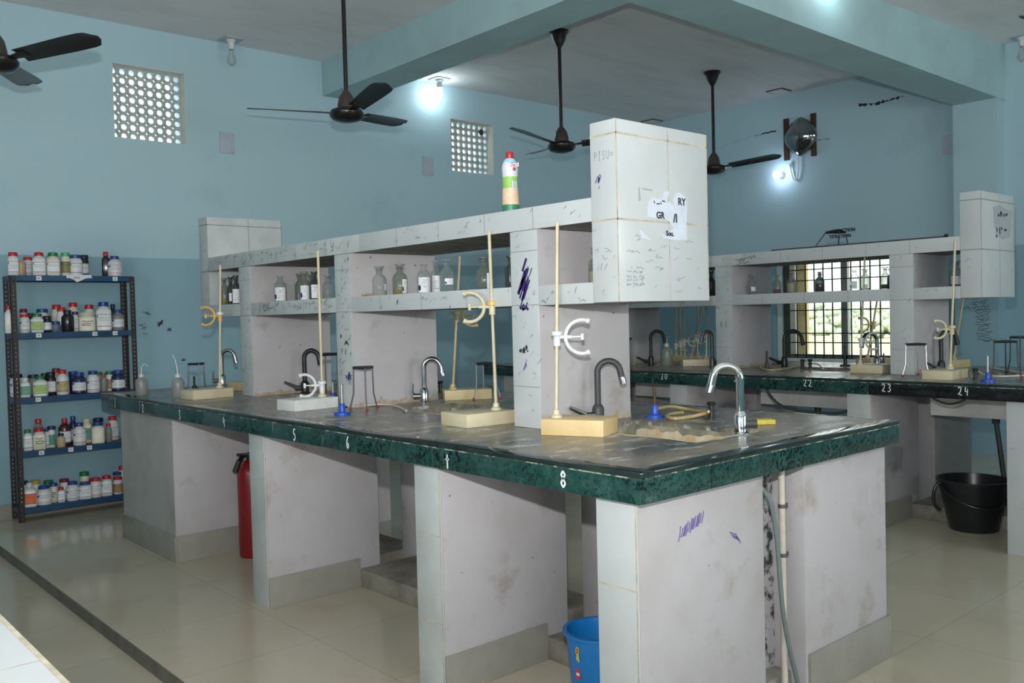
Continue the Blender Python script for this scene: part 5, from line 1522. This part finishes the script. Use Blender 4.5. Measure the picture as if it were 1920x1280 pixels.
bmesh.ops.remove_doubles(mb.bm, verts=mb.bm.verts[:], dist=1e-5)
jb = build('body', mb, [J_B, J_W, J_G, J_P, J_D], t)
mb = MB(); mb.lathe([(rj * .42, .895 * hj), (rj * .42, .905 * hj), (rj * .44, .91 * hj), (rj * .44, .985 * hj), (rj * .38, hj), (.001, hj)], cj, 24); build('cap', mb, PAL['red'], t)
aj = math.atan2(CP.y - yj, CP.x - xj)
dj = Vector((math.cos(aj + .35), math.sin(aj + .35), 0)); exj = Vector((-dj.y, dj.x, 0))
def jpatch(name, c0, w, z0, z1, mats, off=.0015, lines=0):
    mb = MB(); n_ = 8
    def q(f, zz): 
        a = aj + .35 + c0 + (f - .5) * w
        rr3 = rj * (1.0 if zz < .6 else .985) + off
        return (xj + rr3 * math.cos(a), yj + rr3 * math.sin(a), zj + zz * hj)
    A = [mb.bm.verts.new(q(i / n_, z0)) for i in range(n_ + 1)]; B = [mb.bm.verts.new(q(i / n_, z1)) for i in range(n_ + 1)]
    for i in range(n_): mb._face([A[i], A[i + 1], B[i + 1], B[i]])
    mb.m(1)
    for l_ in range(lines):
        zz = z0 + (z1 - z0) * (l_ + .5) / lines; off2 = off
        A = [mb.bm.verts.new(tuple(Vector(q(.15 + .7 * i / n_, zz)) + dj * .0006)) for i in range(n_ + 1)]; B = [mb.bm.verts.new(tuple(Vector(q(.15 + .7 * i / n_, zz + (z1 - z0) * .35 / lines)) + dj * .0006)) for i in range(n_ + 1)]
        for i in range(n_): mb._face([A[i], A[i + 1], B[i + 1], B[i]])
    return build(name, mb, mats, jb)
jpatch('red_badge', .15, .95, .755, .815, [M_LRED, M_LRED])
jpatch('barcode', .15, .60, .40, .53, [M_PAPER, M_LBLUE], lines=6)
text('badge_text', 'kriti', rj * .72, Vector((xj, yj, zj + hj * .785)) + Vector((math.cos(aj + .5), math.sin(aj + .5), 0)) * (rj * 1.03 + .001), Vector((-math.sin(aj + .5), math.cos(aj + .5), 0)), (0, 0, 1), M_PAPER, jb, .0008, 1.0)
mb = MB(); pj = Vector((xj, yj, zj + hj * .70)) + Vector((math.cos(aj + .5), math.sin(aj + .5), 0)) * (rj * 1.0 + .0015)
mb.ball(tuple(pj + UPV * .003), .0058, 10, 1.1); build('emblem', mb, M_LRED, jb)

# ------------------------------------------------------------------ things on the floor
def bucket(label, x, y, z, rb, rt, h, mat, seg=36):
    t = thing('bucket', label, 'bucket', (x, y, z), group=None)
    mb = MB()
    mb.lathe([(.001, 0), (rb, 0), (rb + (rt - rb) * .55, h * .55), (rb + (rt - rb) * .57, h * .565), (rt, h - .012), (rt + .010, h - .010), (rt + .011, h), (rt - .003, h), (rt - .006, h - .012), (rb - .004, .006), (.001, .006)], (x, y, z), seg, cap0=False, cap1=False)
    build('pail', mb, mat, t)
    return t
bb = bucket('bright blue plastic bucket under the near end of front bench', .365, .50, 0, .088, .108, .248, M_BUCKB)
a = math.atan2(CP.y - .5, CP.x - .365)
def bpatch(u, v, hw, hh, mats, name):
    # small sticker on the side of the bucket
    zz = .19 if v < 1240 else .125
    rr4 = .088 + (.108 - .088) * zz / .248 + .0012
    best = min((abs((lambda q: (q - CP).dot(RR) / (q - CP).dot(RF) * F + 960)(Vector((.365 + rr4 * math.cos(a + d / 100), .5 + rr4 * math.sin(a + d / 100), zz))) - u), d / 100) for d in range(-130, 130))[1]
    az = a + best
    mb = MB(); n_ = Vector((math.cos(az), math.sin(az), 0)); ex = Vector((-n_.y, n_.x, 0)); c0 = Vector((.365, .5, zz)) + n_ * rr4
    return mb, c0, ex, n_
mb, c0, ex, n_ = bpatch(1083, 1225, 0, 0, None, '')
def disc(mb, c, ex, n_, rx, rz, off=0, k=18): mb.poly([tuple(c + n_ * off + ex * (rx * math.cos(2 * PI * i / k)) + UPV * (rz * math.sin(2 * PI * i / k))) for i in range(k)])
mb.m(1); disc(mb, c0 + UPV * .012, ex, n_, .0095, .016, .0008); mb.m(0); disc(mb, c0 + UPV * .012, ex, n_, .0078, .014, .0012)
mb.m(1); disc(mb, c0 + UPV * .012, ex, n_, .0055, .009, .0016); mb.m(2); disc(mb, c0 + UPV * .012, ex, n_, .0045, .0078, .0020)
mb.m(0); mb.stroke([c0 + ex * .001, c0 + ex * .006 - UPV * .022], n_, .006, .0010); mb.stroke([c0 - ex * .001, c0 - ex * .003 - UPV * .018], n_, .005, .0010)
mb.m(0); mb.stroke([c0 - ex * .005 + UPV * .012, c0 + ex * .005 + UPV * .014], n_, .002, .0026)
build('rosette_sticker', mb, [simple('sticker_yellow', (.70, .55, .02), .4), M_INKB, M_LRED], bb)
mb, c0, ex, n_ = bpatch(1084, 1268, 0, 0, None, '')
mb.m(0).stroke([c0 - ex * .011, c0 + ex * .011], n_, .034, .0006); mb.m(1).stroke([c0 - ex * .007, c0 + ex * .007], n_, .009, .0012)
build('red_sticker', mb, [M_LRED, M_PAPER], bb)
bxk, byk = 3.545, .585
kb = bucket('large black bucket with a hanging loop handle beneath the rear bench', bxk, byk, 0, .128, .185, .285, M_BUCKK)
mb = MB()
A0 = Vector((bxk, byk, .268)) - CR * .196; A1 = Vector((bxk, byk, .268)) + CR * .196
fw = Vector((RF.x, RF.y, 0)).normalized() * -1
pts = []
for i in range(21):
    f = i / 20
    s = math.sin(PI * f)
    pts.append(A0 * (1 - f) + A1 * f + fw * (.165 * s ** .75) - UPV * (.125 * s ** .5))
mb.tube(pts, .0075, 8); build('handle', mb, M_BUCKK, kb)
mb = MB(); mb.tube(arc(A0 - UPV * .075 + fw * .02, .075, PI * .5, PI * 1.5, 14, -CR * -.55, UPV), .009, 8); build('handle_loop', mb, M_BUCKK, kb)

# fire extinguisher half hidden behind the second pier
ye_ = 3.10; xe = colX(471, ye_, .3)
t = thing('fire_extinguisher', 'dark red fire extinguisher standing behind the second tiled pier', 'fire extinguisher', (xe, ye_, 0))
ce = (xe, ye_, 0)
hz = rowZ(868, xe, ye_)
mb = MB(); mb.lathe([(.066, 0), (.070, .008), (.070, hz - .05), (.062, hz - .02), (.035, hz + .012), (.018, hz + .022)], ce, 28); build('cylinder', mb, M_EXT, t)
mb = MB(); mb.lathe([(.019, hz + .020), (.019, hz + .055), (.010, hz + .06)], ce, 14); mb.obox((xe - .02, ye_, hz + .045), .10, .016, .012, math.radians(139), .003); build('valve', mb, M_BLK, t)
mb = MB(); q = Vector((xe, ye_, hz + .045)); q2 = at(441, 884, 'Y', ye_ - .02)
mb.tube([q, q - CR * .035 + UPV * .0, q2 + UPV * .05 + CR * .02, q2], [.012, .012, .014, .016], 10); build('discharge_horn', mb, M_BLK, t)

# pipe and hose in the slot at the near end
yp = .075
xp_ = colX(1468, yp, .45)
mb = MB(); mb.tube([(xp_, yp, .001), (xp_, yp, .774)], .0105, 12)
pv = tag(build('water_pipe', mb, M_PVC, loc=(xp_, yp, .001)), 'cream plastic water pipe upright in the slot at the bench end', 'pipe')
for v in (948, 1040):
    z = rowZ(v, xp_, yp); mb = MB(); mb.lathe([(.0125, -.006), (.0125, .006)], (xp_, yp, z), 14); mb.box(xp_ + .006, xp_ + .028, yp - .004, yp + .004, z - .006, z + .006); build('pipe_clip', mb, M_STEELD, pv)
hp = [at(u, v, 'Y', .05) for u, v in ((1430, 897), (1440, 925), (1451, 965), (1457, 1010), (1462, 1080), (1468, 1150), (1480, 1215), (1494, 1275))]
hp[0] = hp[0] + Vector((-.03, .06, .03))
end = Vector((hp[-1].x + .01, .085, .092))
hose('grey green hose hanging in front of the cream pipe', hp[:-1] + [Vector((hp[-1].x, .05, .09)), Vector((hp[-1].x + .012, .04, .02)), Vector((hp[-1].x + .03, .01, .009))], .0075, M_HOSEG)
# supply hoses under the rear bench
def under(pts): return [at(u, v, 'X', 3.16) for u, v in pts]
hose('black hose sagging under the rear bench below number 22', under(((1436, 727), (1444, 742), (1462, 760), (1490, 768), (1530, 773), (1570, 776), (1596, 768))), .008, M_CHAR)
hose('dark hose arched over the white basin below number 24', under(((1748, 745), (1765, 755), (1785, 758), (1805, 752), (1818, 742))), .007, M_CHAR)

# ------------------------------------------------------------------ white tiled counter in the foreground
t = thing('tiled_counter', 'white tiled counter corner in the bottom left foreground', 'counter', (-1.85, .6, FL))
mb = MB(); mb.box(-2.35, -1.456, -1.05, 3.6, .80, .86, .002); tp_ = build('counter_top', mb, M_TILE, t)
mb = MB()
for y in (-.88, -.585, -.288, .01, .31, .61): mb.stroke([(-2.35, y, .86), (-1.458, y, .86)], (0, 0, 1), .002, .0004)
for x in (-1.76, -2.06): mb.stroke([(x, -1.05, .86), (x, 3.6, .86)], (0, 0, 1), .002, .0004)
mb.stroke([(-1.459, -1.05, .86), (-1.459, 3.6, .86)], (0, 0, 1), .007, .0005)
build('grout_line', mb, M_GROUT, tp_)
for y0, y1 in ((-1.0, -.86), (1.2, 1.34), (3.4, 3.54)):
    mb = MB(); mb.box(-2.3, -1.50, y0, y1, FL, .80); build('pier', mb, M_LAV, t)

# ------------------------------------------------------------------ light
def area(name, loc, rot, sx_, sy_, power, col):
    l_ = bpy.data.lights.new(name, 'AREA'); l_.shape = 'RECTANGLE'; l_.size = sx_; l_.size_y = sy_; l_.energy = power; l_.color = col
    o = bpy.data.objects.new(name, l_); COL.objects.link(o); o.location = loc; o.rotation_euler = rot
    return o
# ambient fill lamps added in the unseen window openings behind the photographer
DAY = (0.97, 1.0, 0.99)
TILT = math.radians(90 + 38)      # tipped up so that ceiling bounce carries most of the fill
area('daylight_fill', (-2.2, YN - .12, 1.65), (TILT, 0, 0), 2.3, 1.3, 60, DAY)
area('daylight_fill', (2.9, YN - .12, 1.65), (TILT, 0, 0), 2.5, 1.3, 76, DAY)
area('daylight_fill', (XL - .12, -1.2, 1.65), (TILT, 0, math.radians(-90)), 2.7, 1.3, 72, DAY)
# the camera's flash, just above the lens
fl_ = bpy.data.lights.new('camera_flash', 'SPOT'); fl_.energy = 330; fl_.shadow_soft_size = 0.020; fl_.color = (1.0, 0.99, 0.965)
fl_.spot_size = math.radians(130); fl_.spot_blend = 1.0
fo = bpy.data.objects.new('camera_flash', fl_); COL.objects.link(fo)
aim = (RF - RR * .16 + Vector((0, 0, .30))).normalized()       # the head is tipped up a little
fo.rotation_euler = aim.to_track_quat('-Z', 'Y').to_euler()
fo.location = CP - RD * 0.235 - RR * 0.02 + RF * 0.04
# overcast sky
w = bpy.data.worlds.new('sky'); SC.world = w; w.use_nodes = True
n = w.node_tree
bg = n.nodes['Background']
tc = n.nodes.new('ShaderNodeTexCoord'); sx2 = n.nodes.new('ShaderNodeSeparateXYZ'); n.links.new(tc.outputs['Generated'], sx2.inputs[0])
cr = n.nodes.new('ShaderNodeValToRGB')
cr.color_ramp.elements[0].position = 0.0; cr.color_ramp.elements[0].color = (0.86, 0.90, 0.88, 1)
cr.color_ramp.elements[1].position = 0.5; cr.color_ramp.elements[1].color = (0.95, 0.98, 1.0, 1)
n.links.new(sx2.outputs['Z'], cr.inputs[0]); n.links.new(cr.outputs[0], bg.inputs['Color'])
bg.inputs['Strength'].default_value = 2.6

vs = SC.view_settings
SC.display_settings.display_device = 'sRGB'
vs.view_transform = 'Standard'; vs.look = 'None'; vs.exposure = 0.0; vs.gamma = 1.0; vs.use_curve_mapping = False
